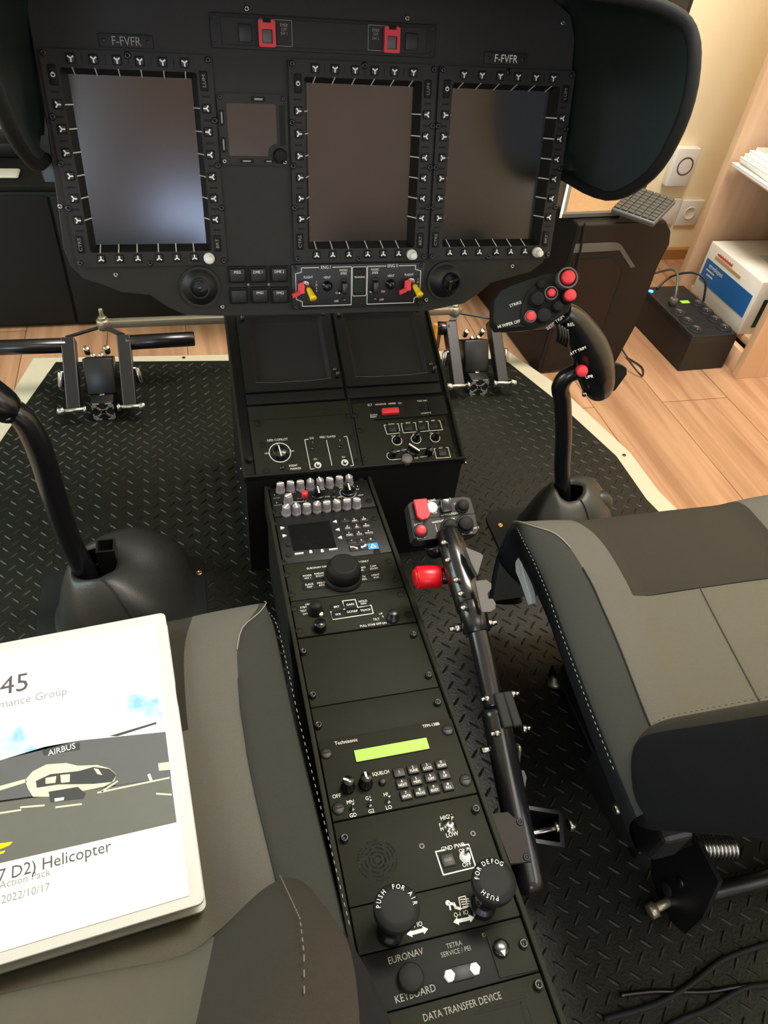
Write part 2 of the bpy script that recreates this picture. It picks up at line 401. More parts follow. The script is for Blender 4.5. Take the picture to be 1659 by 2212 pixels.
# ------------------------------------------------------------------ bookcase and what stands in it
bk = thing('bookcase', 'light beech bookcase standing against the right wall beside the power strip box', 'bookcase', T(1.4, 1.5, FZ))
MI = T(-1.4, -1.5, -FZ)
for y in (1.694, 1.337): MB(MI).box((1.43, y, 1.0), (.43, .022, 1.44), 'beech', .001).build('side_panel', bk)
MB(MI).box((1.63, 1.515, 1.0), (.012, .335, 1.44), 'beech').build('back_panel', bk)
for z in (.352, .690, 1.05, 1.40): MB(MI).box((1.44, 1.5155, z), (.37, .333, .02), 'beech', .001).build('shelf', bk)
MB(MI).box((1.235, 1.5155, .310), (.018, .333, .060), 'beech', .001).build('kick_board', bk)
# cardboard box with blue panel
bx = MB(T(1.33, 1.53, .362)); m = bx
m.box((0, 0, .0745), (.19, .238, .149), 'box_white', .002)
o = m.build('cardboard_box'); tag(o, 'white cardboard box with a blue printed side on the lowest bookcase shelf', 'box')
m = MB()
fr = frame((1.2345, 1.53, .362), (0, -1, 0), (0, 0, 1))
m = MB(fr); m.box((0, .075, .0005), (.216, .062, .0008), 'box_blue'); m.box((-.02, .122, .0005), (.12, .006, .0008), 'kraft'); m.box((-.04, .132, .0005), (.07, .004, .0008), 'red')
m.text('envelopes', -.056, .094, .0185, .0014, rot=0)
for k in range(2): m.box((-.075 + .004 * k, .080 - k * .011, .001), (.038 - .008 * k, .004, .0006), 'sleeve')
for k in range(6): m.box((-.03 + .011 * k - .032, .1385 - .002, .001), (.004, .002, .0004), 'grey_ink')
s2 = m.build('printed_label'); s2.parent = o
m = MB(T(1.33, 1.4105, .362)); m.box((.0, -.0005, .06), (.13, .0008, .08), 'box_green'); m.build('green_label', o)
m = MB(T(1.33, 1.53, .5115)); m.box((.02, .0, 0), (.06, .05, .0006), 'sleeve'); m.box((.0, -.07, 0), (.02, .03, .0006), 'kraft'); m.build('address_label', o)
# magazines
for k in range(6):
    a = R(random.uniform(-4, 6)); m = MB(T(1.32 + random.uniform(-.004, .012) + .006 * k, 1.57 - .004 * k, .7005 + k * .0085) @ RZ(a))
    m.box((0, 0, .0039), (.21, .20, .0076), 'paper', .0008); m.box((0, 0, .00785), (.212, .202, .0004), random.choice(['sleeve', 'paper', 'box_white']))
    o = m.build('magazine'); tag(o, ['white magazine at the bottom of the stack on the bookcase middle shelf', 'magazine second from the bottom of the stack on the bookcase middle shelf', 'magazine third from the bottom of the bookcase stack', 'magazine third from the top of the bookcase stack', 'magazine second from the top of the bookcase stack', 'white magazine on top of the stack on the bookcase middle shelf'][k], 'magazine', 'magazines on the middle shelf')

# ------------------------------------------------------------------ power supply box with sockets
F = frame((1.135, 1.51, FZ), (1, .02, 0), (-.02, 1, 0))
ups = thing('power_supply', 'black eight-socket power supply box standing on the wooden floor beside the bookcase', 'power supply', F)
m = MB(); m.loft([[( x * s, y * (1 if z < .09 else .985), z) for x, y in ((-.071, -.133), (.069, -.133), (.069, .133), (-.071, .133))] for z, s in ((0, .95), (.004, 1), (.085, 1), (.098, .97), (.104, .93))], 'black', closed=True, smooth=False)
m.build('housing', ups, bevel=.002)
for i, (x, y) in enumerate([(.045, .03 - .0425 * k + .0) for k in range(4)] + [(-.040, -.012 - .0425 * k) for k in range(3)]):
    m = MB(T(x, y, .104)); m.lathe([(.0205, 0), (.0205, .002), (.017, .002), (.0165, .0004), (.001, .0004)], 'black')
    m.cyl((0, -.006, .0005), (0, -.006, .0045), .0018, 'steel', 8); m.build('socket', ups)
MB(T(-.058, .105, .104)).lathe([(.007, 0), (.007, .002), (.005, .003)], 'led_blue').build('power_light', ups)
MB(T(.012, .04, .1045)).box((0, 0, 0), (.026, .014, .001), 'lcd_green').build('sticker', ups, label='pale yellow green sticker')
o = MB().build if 0 else None
m = MB(); q = F @ Vector((-.035, .03, .105))
m.cyl(q, q + Vector((0, 0, .018)), .011, 'grey_metal', 14); m.tube([q + Vector((0, 0, .016)), q + Vector((.004, .01, .035)), q + Vector((.02, .05, .06)), q + Vector((.03, .1, .05)), q + Vector((.03, .20, -.02)), q + Vector((.06, .30, -.08))], .0035, 'grey_metal', 8)
tag(m.build('power_plug'), 'grey plug and cable pushed into the black power supply box', 'plug')
m = MB(); q = Vector((1.155, 1.60, .384)); m.tube([q + Vector((-.06, .02, .003)), q + Vector((-.02, .03, .035)), q + Vector((.02, .0, .06)), q + Vector((.045, -.03, .05)), q + Vector((.05, -.05, .0))], .0032, 'black', 8)
tag(m.build('power_cable'), 'black cable looping above the power supply box', 'cable')
m = MB(T(1.08, 1.75, FZ + .003) @ RZ(.3)); m.box((0, 0, .006), (.16, .09, .012), 'paper', .002); tag(m.build('folded_paper'), 'folded white sheet lying on the floor behind the power supply box', 'paper')
m = MB(); m.loft([[(1.15 + .10 * cos(a) * s, 1.88 + .05 * sin(a) * s * (1 + .3 * sin(3 * a)), z) for a in [2 * pi * k / 14 for k in range(14)]] for z, s in ((FZ + .001, 1), (FZ + .03, .95), (FZ + .05, .6), (FZ + .058, .15))], 'black_soft', closed=True)
tag(m.build('cloth_bag'), 'small black bag slumped on the floor against the skirting board', 'bag')

# ------------------------------------------------------------------ wall fittings
F = frame((1.323, 2.03, .578), (1, 0, 0), (0, 0, 1))
fx = thing('wall_sensor', 'white plastic wall box with a grey ring above the sockets', 'wall box', F)
MB().box((0, 0, .0145), (.078, .112, .027), 'plastic_white', .003).build('case', fx)
MB().ring(circ(.027, 32, (.004, .004)), circ(.0225, 32, (.004, .004)), .0275, .0285, 'grey_metal').build('ring', fx)
for x, z, lb in ((1.422, .431, 'white wall socket plate with a round outlet, nearest the bookcase'), (1.335, .436, 'blank white wall plate half hidden by the black computer case')):
    F = frame((x, 2.03, z), (1, 0, 0), (0, 0, 1)); s2 = thing('wall_socket', lb, 'wall socket', F)
    MB().box((0, 0, .0045), (.080, .082, .008), 'plastic_white', .002).build('cover_plate', s2)
    if x > 1.4:
        MB().lathe([(.021, .008), (.021, .0105), (.018, .0105), (.017, .0095), (.001, .0095)], 'plastic_white', n=24).build('outlet', s2)

# ------------------------------------------------------------------ computer tower, tablet-like framed panel, keyboard
TF = frame((.668, 1.400, FZ), (cos(R(3)), sin(R(3)), 0), (0, 0, 1))
tw = thing('computer_tower', 'large black computer case standing on the wooden floor between cyclic grip and power box', 'computer', TF)
def tp(x, y): return loc(TF, x, y)
out = [(0, .002), tp(1330, 784), tp(1376, 700), tp(1422, 575), tp(1447, 528), tp(1450, 500), tp(1440, 478), (0, .388)]
m = MB(); m.add([(x, y, 0) for x, y in out] + [(x * .97, y, -.44) for x, y in out], [(i, (i + 1) % 8, 8 + (i + 1) % 8, 8 + i) for i in range(8)] + [tuple(range(8)), tuple(range(15, 7, -1))], 'tower_body'); m.build('case_body', tw, bevel=.004)
m = MB(); m.prism([(.004, .345)] + [tp(*q) for q in ((1333, 523), (1342, 529), (1371, 575), (1362, 578), (1337, 540))] + [(.004, .325)], 0, .002, 'grey_metal'); m.build('grey_band', tw, label='grey angled trim band')
iw = [(.010, .305)] + [tp(*q) for q in ((1322, 556), (1342, 580), (1340, 600), (1322, 650), (1290, 745))] + [(.010, .02)]
m = MB(); m.prism(iw, 0, .001, 'tower_brown'); m.poly_line(iw, .002, .001, .0016, 'void'); m.build('side_window', tw, label='dark brown glossy side panel')
m = MB(); m.tube([(*tp(1262, 478), .004), (*tp(1256, 520), .004), (*tp(1248, 560), .005), (*tp(1238, 600), .008)], .0022, 'void', 8); m.build('cable', tw)
q = [zp(*p, .671) for p in ((1213, 471), (1338, 466), (1364, 398), (1230, 395))]
m = MB(); m.slab([p + Vector((0, 0, .008)) for p in q], .008, 'grey_metal')
fc = sum(q, Vector()) / 4
o = m.build('picture_frame'); tag(o, 'dark picture frame with a plain tan face, lying flat on the computer case', 'picture frame')
m = MB(); m.slab([fc + (p - fc) * .90 + Vector((0, 0, .0088)) for p in q], .0006, 'tan_sheet'); s2 = m.build('tan_face', o, label='plain tan face')
m = MB(); e0, e1 = q[0] + Vector((0, 0, .009)), q[3] + Vector((0, 0, .009)); m.slab([e0 + Vector((-.006, 0, 0)), e0, e1, e1 + Vector((-.006, 0, 0))], .009, 'white_knob'); m.build('white_edge', o, label='thin white strip along the left edge')
kc = [zp(*c2_, .70) for c2_ in ((1322, 447), (1410, 482), (1447, 450), (1358, 412))]
F = frame(kc[0], kc[1] - kc[0], kc[3] - kc[0]); F.translation = kc[0] + Vector((0, 0, -.012))
F = F @ RX(.18)
kb = thing('keyboard', 'dark grey computer keyboard resting askew on the computer case', 'keyboard', F)
KW, KH = (kc[1] - kc[0]).length, (kc[2] - kc[1]).length; KH = max(KH, .06)
MB().box((KW / 2, KH / 2, .005), (KW, KH, .012), 'grey_metal', .003).build('base', kb)
m = MB()
for i in range(6):
    for j in range(8): m.box((KW * (.10 + i * .16), KH * (.09 + j * .117), .0125), (KW * .135, KH * .095, .005), 'keycap', .001)
m.build('keys', kb)['kind'] = 'stuff'
m = MB(); m.tube([(.905, 1.42, .33), (.93, 1.38, .30), (.95, 1.36, .285), (.97, 1.40, .284), (.95, 1.45, .284)], .0022, 'black', 8)
tag(m.build('thin_cable'), 'thin black cable curling on the wooden floor at the foot of the computer case', 'cable')

p = zp(1386, 398, .72); random.seed(3); m = MB()
m.loft([[(p.x + .01 + .045 * cos(a) * s_ * (1 + .25 * sin(3 * a + 1) + .12 * sin(7 * a)), p.y + .075 + .06 * sin(a) * s_ * (1 + .2 * sin(4 * a)), z) for a in [2 * pi * k / 22 for k in range(22)]] for z, s_ in ((.672, 1), (.69, 1.05), (.715, .8), (.73, .45), (.736, .1))], 'void', closed=True, smooth=False)
tag(m.build('black_cloth'), 'crumpled black cloth on the computer case behind the keyboard', 'cloth')

# ------------------------------------------------------------------ television, low cabinet and shelf things behind the cockpit
tv = thing('television', 'very large black flat screen standing behind the cockpit', 'television', T(.04, 1.53, .95))
MB().box((0, .02, .47), (1.635, .04, .94), 'black', .004).build('housing', tv)
MB().box((0, -.001, .47), (1.61, .004, .915), 'gloss_black').build('screen', tv)
MB().box((0, .03, -.16), (.25, .03, .36), 'black').build('stand', tv)
cb = thing('low_cabinet', 'long low black cabinet standing on the wooden floor behind the cockpit', 'cabinet', T(-.45, 1.88, FZ))
MB().box((0.0, -.01, .165), (1.9, .28, .325), 'black_soft', .004).build('carcass', cb)
for k in range(6): MB().box((-.79 + .316 * k, -.153, .165), (.31, .008, .31), 'black_soft', .002).build('door', cb)
MB().box((0, -.005, .335), (1.92, .285, .014), 'console_dark', .002).build('top', cb)
m = MB(T(-1.0, 1.79, .622)); m.box((0, 0, .003), (.98, .05, .006), 'plastic_white', .004); tag(m.build('top_highlight'), 'white strip imitating the highlight on the black cabinet top at the left', 'highlight')  # white strip imitates the bright highlight along the cabinet top
m = MB(T(-1.08, 1.94, .622)); m.box((0, 0, .016), (1.2, .10, .032), 'black', .004); tag(m.build('dark_gap'), 'black filler for the dark gap on the cabinet behind the highlight strip', 'gap filler')  # black filler put where there is only a dark gap under the ledge
m = MB(); m.box((-1.3, 2.02, .668), (1.5, .02, .03), 'plastic_white', .003); struct(m.build('trim_1'))
m = MB(); rows = []
for z in (.69, 1.1, 1.5, 2.2): rows.append([(-2.1 + .05 * k, 1.99 + .012 * sin(k * 1.7), z) for k in range(33)])
m.loft(rows, 'green_cloth', cap=False); o = m.build('curtain'); s_ = o.modifiers.new('solid', 'SOLIDIFY'); s_.thickness = .003
tag(o, 'grey green curtain hanging above the white ledge at the far left', 'curtain')

# ================================================================== instrument panel
TL = R(14.826)
IPF = frame((0, 1.0302, .8431), (1, 0, 0), (0, sin(TL), cos(TL)))
ip = thing('instrument_panel', 'wide dark grey cockpit instrument panel carrying three displays and two round air vents', 'instrument panel', IPF)
left = [(-.330, -.037), (-.325, -.060), (-.311, -.078), (-.285, -.088), (-.263, -.098), (-.225, -.103), (-.201, -.122), (-.178, -.134), (-.13, -.137)]
right = [(.203, -.141), (.262, -.131), (.285, -.117), (.305, -.100), (.372, -.084), (.392, -.070), (.402, -.050), (.404, -.02)]
out = left + right + [(.402, .141), (.395, .235), (.384, .262), (.355, .278), (-.285, .278), (-.312, .262), (-.322, .235), (-.323, .105)]
m = MB(); m.prism(out, -.030, -.001, 'panel', bev=.0015)
ipb = m.build('face_plate', ip)
m = MB()
for uc_ in (.089, -.2135, .2975): m.box((uc_, .068, -.015), (.168, .222, .06), 'void')
ct = m.build('cutter', ip); md = ipb.modifiers.new('openings', 'BOOLEAN'); md.operation = 'DIFFERENCE'; md.object = ct; md.solver = 'EXACT'
bpy.context.view_layer.update()
nm_ = D.meshes.new_from_object(ipb.evaluated_get(bpy.context.evaluated_depsgraph_get())); ipb.modifiers.clear(); ipb.data = nm_; nm_.name = 'face_plate'; D.objects.remove(ct)
VENTS = ((-.153, -.093), (.225, -.094))
for k, (u, v) in enumerate(VENTS):
    X = T(u, v, 0)
    m = MB(X); m.ring(circ(.0295, 40), circ(.0255, 40), -.001, .0035, 'panel'); m.lathe([(.0255, .0035), (.0255, .0005), (.024, .0005), (.022, .0025), (.0215, .0003), (.001, .0003)], 'black', n=40)
    ve = m.build('air_vent', ip)
    m = MB(X @ T(.002 if k else -.001, .0, .001)); m.ring(circ(.0145, 32, (.007 if k else .0, -.001)), circ(.012, 32, (.007 if k else .0, -.001)), 0, .007, 'gloss_black')
    for a in range(3 if k else 1):
        t = a * 2.1 + .4; cx, cy = ((.007, -.001) if k else (0, -.001))
        m.bar((cx, cy), (cx + .012 * cos(t), cy + .012 * sin(t)), .004 if k else .012, .001, .0055, 'dark_steel' if k else 'black')
    m.cyl((.007 if k else 0, -.001, 0), (.007 if k else 0, -.001, .006), .003, 'dark_steel', 12)
    m.build('louvre', ve)
# registration plates
for u, v, mk in ((-.213, .2065, 'grey_ink'), (.292, .207, 'white_ink')):
    m = MB(T(u, v, 0)); m.box((0, 0, .0005), (.064, .0145, .003), 'panel', .0008); m.text('F-FVFR', 0, -.0006, .0135, .0022, mk)
    for s in (-1, 1): m.cyl((s * .026, 0, .002), (s * .026, 0, .0028), .0024, 'black', 12)
    m.build('registration_plate', ip)
def screw(par, u, v, r=.0035, mat='dark_steel', h=.002, z=0, washer=0, name='screw'):
    m = MB(T(u, v, z))
    if washer: m.lathe([(washer, 0), (washer, .0008), (washer * .8, .0012), (r, .0012)], 'console_dark', n=20)
    m.lathe([(r, 0), (r, h * .5), (r * .8, h), (r * .45, h), (r * .3, h * .6)], mat, n=16); m.box((0, 0, h * .98), (r * 1.3, r * .22, h * .1), 'void')
    return m.build(name, par)
for u, v in ((-.123, -.123), (.196, -.123), (-.063, .247), (.147, .247), (-.267, -.073), (-.324, .017), (.338, -.074), (-.288, .252), (.372, .252)): screw(ip, u, v, .0035, 'steel', .003, -.001)
# six push buttons
for i, (u, v, t) in enumerate(((-.098, -.0765, 'MSG'), (-.068, -.077, 'DME 1'), (-.037, -.077, 'DME 2'), (-.098, -.107, ''), (-.067, -.107, 'FMS1'), (-.037, -.108, 'FMS2'))):
    m = MB(T(u, v, 0)); m.box((0, 0, .001), (.0265, .0235, .005), 'console_dark', .0006); m.box((0, 0, .005), (.0215, .0185, .0065), 'black', .001)
    m.box((0, -.0005, .0083), (.0205, .0007, .0003), 'panel')
    if t: m.text(t, 0, .0045, .0058, .0085, 'white_ink')
    m.build('push_button', ip)
for u, v in ((-.083, -.0915), (-.0525, -.0918)): screw(ip, u, v, .0022, 'steel', .002, 0)

# ------------------------------------------------------------------ glareshield: a shell that wraps the panel and comes towards the seats
gs = thing('glareshield', 'black padded hood arching over and around the whole instrument panel', 'glareshield', T(.038, 1.0, 1.1))
MI = T(-.038, -1.0, -1.1)
side = [(1.105, .884), (1.051, .898), (.98, .907), (.915, .922), (.874, .943), (.842, .970), (.822, .995), (.811, 1.025), (.807, 1.055), (.812, 1.085), (.824, 1.108)]  # right rim (y,z)
prof = []   # rim curve in 3D from right bottom over the top to left bottom
for y, z in side: prof.append(Vector((.403, y, z)))
arc = [(.400, .834, 1.122), (.392, .842, 1.133), (.375, .850, 1.141), (.34, .858, 1.147), (.28, .862, 1.151), (.2, .864, 1.153), (.1, .865, 1.154)]
prof += [Vector(p) for p in arc]
def mirror(p): return Vector((.076 - p.x, p.y + .06 * max(0, (1.13 - p.z)) / .2 + .03, p.z))
prof += [mirror(p) for p in reversed(prof)]
# back curve: same stations on the panel plane
def onpanel(p, k, n):
    t = k / (n - 1)
    return p
back = []
n = len(prof)
edge = [(.403, .045), (.403, .07), (.4025, .10), (.402, .125), (.402, .15), (.401, .17), (.400, .19), (.399, .205), (.397, .22), (.395, .235), (.391, .25), (.384, .262), (.372, .272), (.355, .278), (.33, .28), (.28, .28), (.2, .28), (.1, .28)]
edge = edge + [(.076 - u, v) for u, v in reversed(edge)]
for u, v in edge: back.append(IPF @ Vector((.038 + (u - .038) * .997, v - (.001 if v > .2 else 0), -.018)))
def shell(off):
    rows = []
    for t in (0, .12, .35, .6, .85, 1):
        row = []
        for i in range(n):
            p = back[i].lerp(prof[i], t); cx = Vector((.038, p.y, .95))
            d = Vector((p.x - cx.x, 0, p.z - cx.z)); bulge = .012 * sin(pi * t)
            nx = Vector(((1 if p.x > .038 else -1) * (1 if 0 <= i < 14 or i >= n - 14 else .25), 0, (0 if i < 10 or i >= n - 10 else 1))).normalized()
            row.append(p + nx * (bulge + off))
        rows.append(row)
    return rows
a = shell(0); b = shell(.014)
m = MB(MI); m.loft(a, 'hood', cap=False); m.loft(b, 'hood', cap=False)
def strip(r1, r2): m.loft([r1, r2], 'hood', cap=False)
strip(a[0], b[0]); strip([r[0] for r in a], [r[0] for r in b]); strip([r[-1] for r in a], [r[-1] for r in b]); strip(a[-1], b[-1])
m.build('shell', gs)
m = MB(MI); m.tube([(p + q) / 2 for p, q in zip(a[-1], b[-1])], .0078, 'black_soft', 10, sub=2); m.build('edge_piping', gs)
for (x, z) in ((-.02, 1.158), (.15, 1.158)): pass

# ------------------------------------------------------------------ multifunction displays
def ymark(m, u, v, rot, z, s=.0042):
    for a in (270, 35, 145):
        t = rot + R(a); m.bar((u, v), (u + s * cos(t), v + s * sin(t)), .0017, z, z + .0003, 'white_ink')
def make_display(label):
    t = thing('multifunction_display', label, 'display', IPF @ T(.089, .067, 0), 'portrait displays on the instrument panel')
    m = MB()
    hw, hh, ow, oh, sw, sh, dz = .1025, .1285, .082, .109, .0757, .1026, -.019
    m.ring(rrect(2 * hw, 2 * hh, .004), rrect(2 * ow, 2 * oh, .003), 0, .0045, 'panel')
    # sloping wall from the opening down to the glass
    o_ = rrect(2 * ow, 2 * oh, .003); i_ = rrect(2 * sw, 2 * sh, .002); n = len(o_)
    m.add([(x, y, .0045) for x, y in o_] + [(x, y, dz) for x, y in i_], [(i, (i + 1) % n, n + (i + 1) % n, n + i) for i in range(n)], 'black')
    # grooves and dashes between the keys
    for s in (-1, 1):
        for k in range(7): m.bar((s * .0915 - .005, .0825 - .0272 * k), (s * .0915 + .005, .0825 - .0272 * k), .0022, .0045, .0049, 'console_dark')
    for k in range(5): m.bar((-.054 + .0272 * k, .114), (-.054 + .0272 * k, .124), .0008, .0045, .0048, 'console_dark')
    m.build('bezel', t)
    m = MB(); m.box((0, 0, -.0185), (2 * sw, 2 * sh, .001), 'screen'); m.build('screen', t, label='blank dark grey screen')
    def key(u, v, rot, lead, g=.0052):
        m = MB(); m.ring(rrect(.0118, .0118, .001, (u, v)), rrect(.0096, .0096, .0008, (u, v)), .0042, .0048, 'void'); m.box((u, v, .0055), (.0092, .0092, .003), 'black', .0008)
        ymark(m, u, v, rot, .007); a, b_ = lead
        L = Vector((b_[0] - a[0], b_[1] - a[1], -.0215)); P0 = Vector((a[0], a[1], .0050)); dd = Vector((-L.y, L.x, 0)).normalized() * .0007
        q = [P0 - dd, P0 + dd, P0 + L + dd, P0 + L - dd]; m.slab(q, .0003, 'white_ink'); m.build('key', t)
    TU = (-.067, -.0405, -.0131, .0140, .0415, .0682); BU = (-.0693, -.0451, -.0204, .0083, .0326, .0569)
    for k in range(6):
        key(TU[k], .119, 0, ((TU[k], .1095), (TU[k], .1018)))
        key(BU[k], -.1175, pi, ((BU[k], -.1095), (BU[k], -.1018)))
        v = .069 - .0272 * k
        key(-.0910, v, pi / 2, ((-.0825, v), (-.0750, v)))
        key(.0908, v, -pi / 2, ((.0825, v), (.0750, v)))
    for u, v, tx in ((-.0905, .101, ''), (.0905, .100, 'LUM'), (-.0935, -.098, 'CTRS'), (.0905, -.099, 'BRT')):
        m = MB(T(u, v, .0045)); m.box((0, 0, .001), (.0095, .022, .0025), 'console_dark', .0008)
        if tx: m.text(tx, 0, 0, .006, .0024, 'grey_ink', pi / 2, 1.4)
        else: m.ring(circ(.0027, 20), circ(.0017, 20), .0022, .0027, 'white_ink'); m.box((0, .002, .0025), (.0009, .0025, .0004), 'white_ink')
        m.build('rocker_button', t)
    m = MB(T(.077, -.1185, .0045)); m.lathe([(.0078, 0), (.0078, .006), (.0072, .008), (.0055, .0085), (.0052, .017), (.0042, .018)], 'white_knob', n=24); m.build('knob', t, label='white two-stage rotary knob')
    for u, v in ((-.0975, .1235), (.0975, .1235), (-.0975, -.1225), (.0975, -.1225)): screw(t, u, v, .0038, 'dark_steel', .003, .0045, name='corner_screw')
    m = MB()
    for u, v in ((-.1015, .056), (.1015, .056), (-.1015, .002), (.1015, .002), (-.1015, -.053), (.1015, -.053), (0, .1265), (-.005, -.1265)):
        screw(t, u * .985, v * .985, .0042, 'gloss_black', .002, .0045, name='latch')
    return t
d2 = make_display('middle of the three tall displays, right of the small square standby display')
d1 = copy_tree(d2, M=IPF @ T(-.2135, .067, 0)); d1['label'] = 'leftmost tall display, with a pale blue glow in its dark screen'
d3 = copy_tree(d2, M=IPF @ T(.2975, .067, 0)); d3['label'] = 'rightmost tall display, beside the open side of the hood'

# ------------------------------------------------------------------ standby display
sb = thing('standby_display', 'small square standby display between the left and middle tall displays', 'display', IPF @ T(-.0625, .112, 0))
m = MB(); op = rrect(.066, .063, .003, (-.0015, -.0005)); m.ring(rrect(.092, .085, .004), op, 0, .004, 'panel')
m.prism(circ(.014, 24, (.032, -.030)), 0, .0042, 'panel'); m.box((.0385, .006, .0042), (.0075, .048, .0004), 'console_dark')
for u, v, w_, h_ in ((.008, .0365, .018, .0055), (-.012, -.0375, .018, .0045), (.018, -.0375, .012, .0035)): m.box((u, v, .0048), (w_, h_, .0015), 'console_dark', .0004); m.box((u, v, .0057), (w_ * .6, h_ * .45, .0002), 'grey_ink')
for u, v in ((-.0415, .014), (-.0415, -.018)): m.box((u, v, .0048), (.0055, .018, .0015), 'console_dark', .0004); m.box((u, v, .0057), (.002, .013, .0002), 'grey_ink')
m.build('bezel', sb)
MB().box((-.0015, -.0005, .001), (.066, .063, .001), 'screen').build('screen', sb)
m = MB(T(.0335, -.0305, .0042)); m.lathe([(.0095, 0), (.009, .006), (.0075, .0075), (.002, .0068)], 'console_dark', n=24); m.build('knob', sb)
for u, v, mt in ((-.042, .038, 'dark_steel'), (.041, .038, 'dark_steel'), (-.042, -.038, 'steel'), (.040, -.0385, 'steel')): screw(sb, u, v, .003, mt, .0025, .004)

# ------------------------------------------------------------------ upper warning strip
wp = thing('warning_switch_panel', 'long narrow panel with two red guarded switches above the displays', 'switch panel', IPF @ T(.039, .2225, 0))
m = MB(); m.box((0, 0, .0005), (.298, .038, .003), 'panel', .0012); m.box((0, 0, .0021), (.272, .030, .0004), 'console_dark'); m.box((0, 0, .0023), (.2705, .0285, .0004), 'panel')
for s, x0 in ((-1, -.0665), (1, .0755)):
    m.poly_line([(x0 - .0205, -.0135), (x0 + .0205, -.0135), (x0 + .0205, .0145), (x0 - .0205, .0145)], .0006, .0025, .0028, 'grey_ink', True)
    for k, t in enumerate(('EMER', 'OFF', 'SW %d' % (1 if s < 0 else 2))): m.text(t, x0 - s * .0105, .009 - .0045 * k, .0048, .0026, 'grey_ink')
m.build('plate', wp)
for s, x0, t in ((-1, -.0785, 1), (1, .0865, 2)):
    g = MB(T(x0, -.001, .0025)); g.ring(rrect(.0215, .029, .002), rrect(.0135, .0150, .001, (0, -.003)), 0, .006, 'red'); g.box((0, .0135, .0062), (.010, .004, .001), 'void', .0003)
    q = g.build('switch_guard', wp, label='red switch guard'); MB(T(x0, -.004, .0025)).box((0, 0, .002), (.0130, .0145, .003), 'grey_metal', .0006).build('lens', q)
    MB(T(x0 + s * .0275, -.0015, .0025)).box((0, 0, .0012), (.0165, .0195, .0025), 'black', .0008).build('square_button', wp)
for u, v in ((-.143, .014), (-.143, -.014), (.143, .014), (.143, -.014)): screw(wp, u, v, .002, 'dark_steel', .001, .0025)

# ------------------------------------------------------------------ engine control panel
ep = thing('engine_control_panel', 'black engine switch panel with white outlines and two yellow levers under the displays', 'switch panel', IPF @ T(.0855, -.097, 0))
m = MB(); m.box((0, 0, .0015), (.209, .066, .005), 'black', .001)
for s in (-1, 1):
    x1, x2 = s * .0125, s * .098
    pts = [(x1, -.0285), (x2 - s * .009, -.0285), (x2 - s * .009, -.0215), (x2, -.0175), (x2, .020), (x2 - s * .009, .0225), (x2 - s * .009, .0285), (x1, .0285)]
    m.poly_line(pts, .0009, .004, .0043, 'white_ink', True)
    m.text('ENG ' + ('I' if s < 0 else 'II'), s * .052, .0285, .0068, .0046); m.box((s * .052, .0285, .0042), (.02, .003, .0003), 'black')
    m.text('FLIGHT', s * .079, .0145, .005, .0042); m.text('VENT', s * .050, .0135, .005, .0042); m.text('FADEC', s * .0245, .0235, .0048, .0042); m.text('EMER', s * .0245, .0188, .0048, .0042)
    for k, c_ in enumerate('IDLE'): m.text(c_, s * (.0665 if s < 0 else .094), .0075 - k * .0045, .0042, .0042)
    m.text('ON', s * .0345 if s < 0 else .038, -.010, .0045, .0042); m.text('OFF', s * .036, -.0225, .0045, .0042)
m.build('plate', ep)
m = MB(T(0, .0065, .004)); m.ring(rrect(.0225, .044, .002), rrect(.0212, .0427, .0018), 0, .0008, 'white_ink'); m.box((0, 0, .0005), (.020, .0415, .001), 'gloss_black'); m.box((0, -.006, .0012), (.0165, .0185, .0006), 'green_dark'); m.text('TRAINING', 0, .0065, .0042, .0012)
m.build('training_light', ep)
for s in (-1, 1):
    m = MB(T(s * .050, .001, .004)); m.lathe([(.008, 0), (.0078, .002), (.0055, .0025), (.0050, .008), (.004, .0085)], 'gloss_black'); m.build('vent_knob', ep)
    m = MB(T(s * .0245, -.0015, .004)); m.box((0, 0, .006), (.0085, .017, .012), 'dark_steel', .002); m.box((0, .011, .002), (.009, .004, .004), 'black', .0005); m.cyl((-.007, -.006, 0), (-.008, -.008, .008), .0022, 'steel', 12); m.cyl((.0, -.0165, 0), (.0, -.019, .006), .0019, 'steel', 10); m.build('fadec_switch', ep)
    X = T(s * .083 - .001, .0045, .004)
    m = MB(X); m.lathe([(.0065, 0), (.0065, .003), (.004, .0035)], 'steel'); m.cyl((0, 0, .002), (.004, -.006, .016), .0024, 'steel', 12); m.tube([(.003, -.004, .012), (.006, -.011, .024), (.0075, -.0145, .030)], [.0036, .0046, .0056], 'yellow', 16, sub=3)
    q = m.build('main_switch', ep, label='yellow tipped lever')
    m = MB(X); m.slab([(-.003, .006, .012), (-.012, .004, .012), (-.013, -.012, .014), (-.003, -.010, .015)], .006, 'red'); m.slab([(-.010, -.006, .016), (-.022, -.010, .018), (-.021, -.016, .018), (-.010, -.012, .016)], .004, 'red'); m.build('red_latch', q, label='red guard latch')
for u, v in ((-.0985, -.0285), (-.0985, .0285), (.0985, .0285), (.0985, -.0285)): screw(ep, u, v, .0034, 'dark_steel', .003, .004)

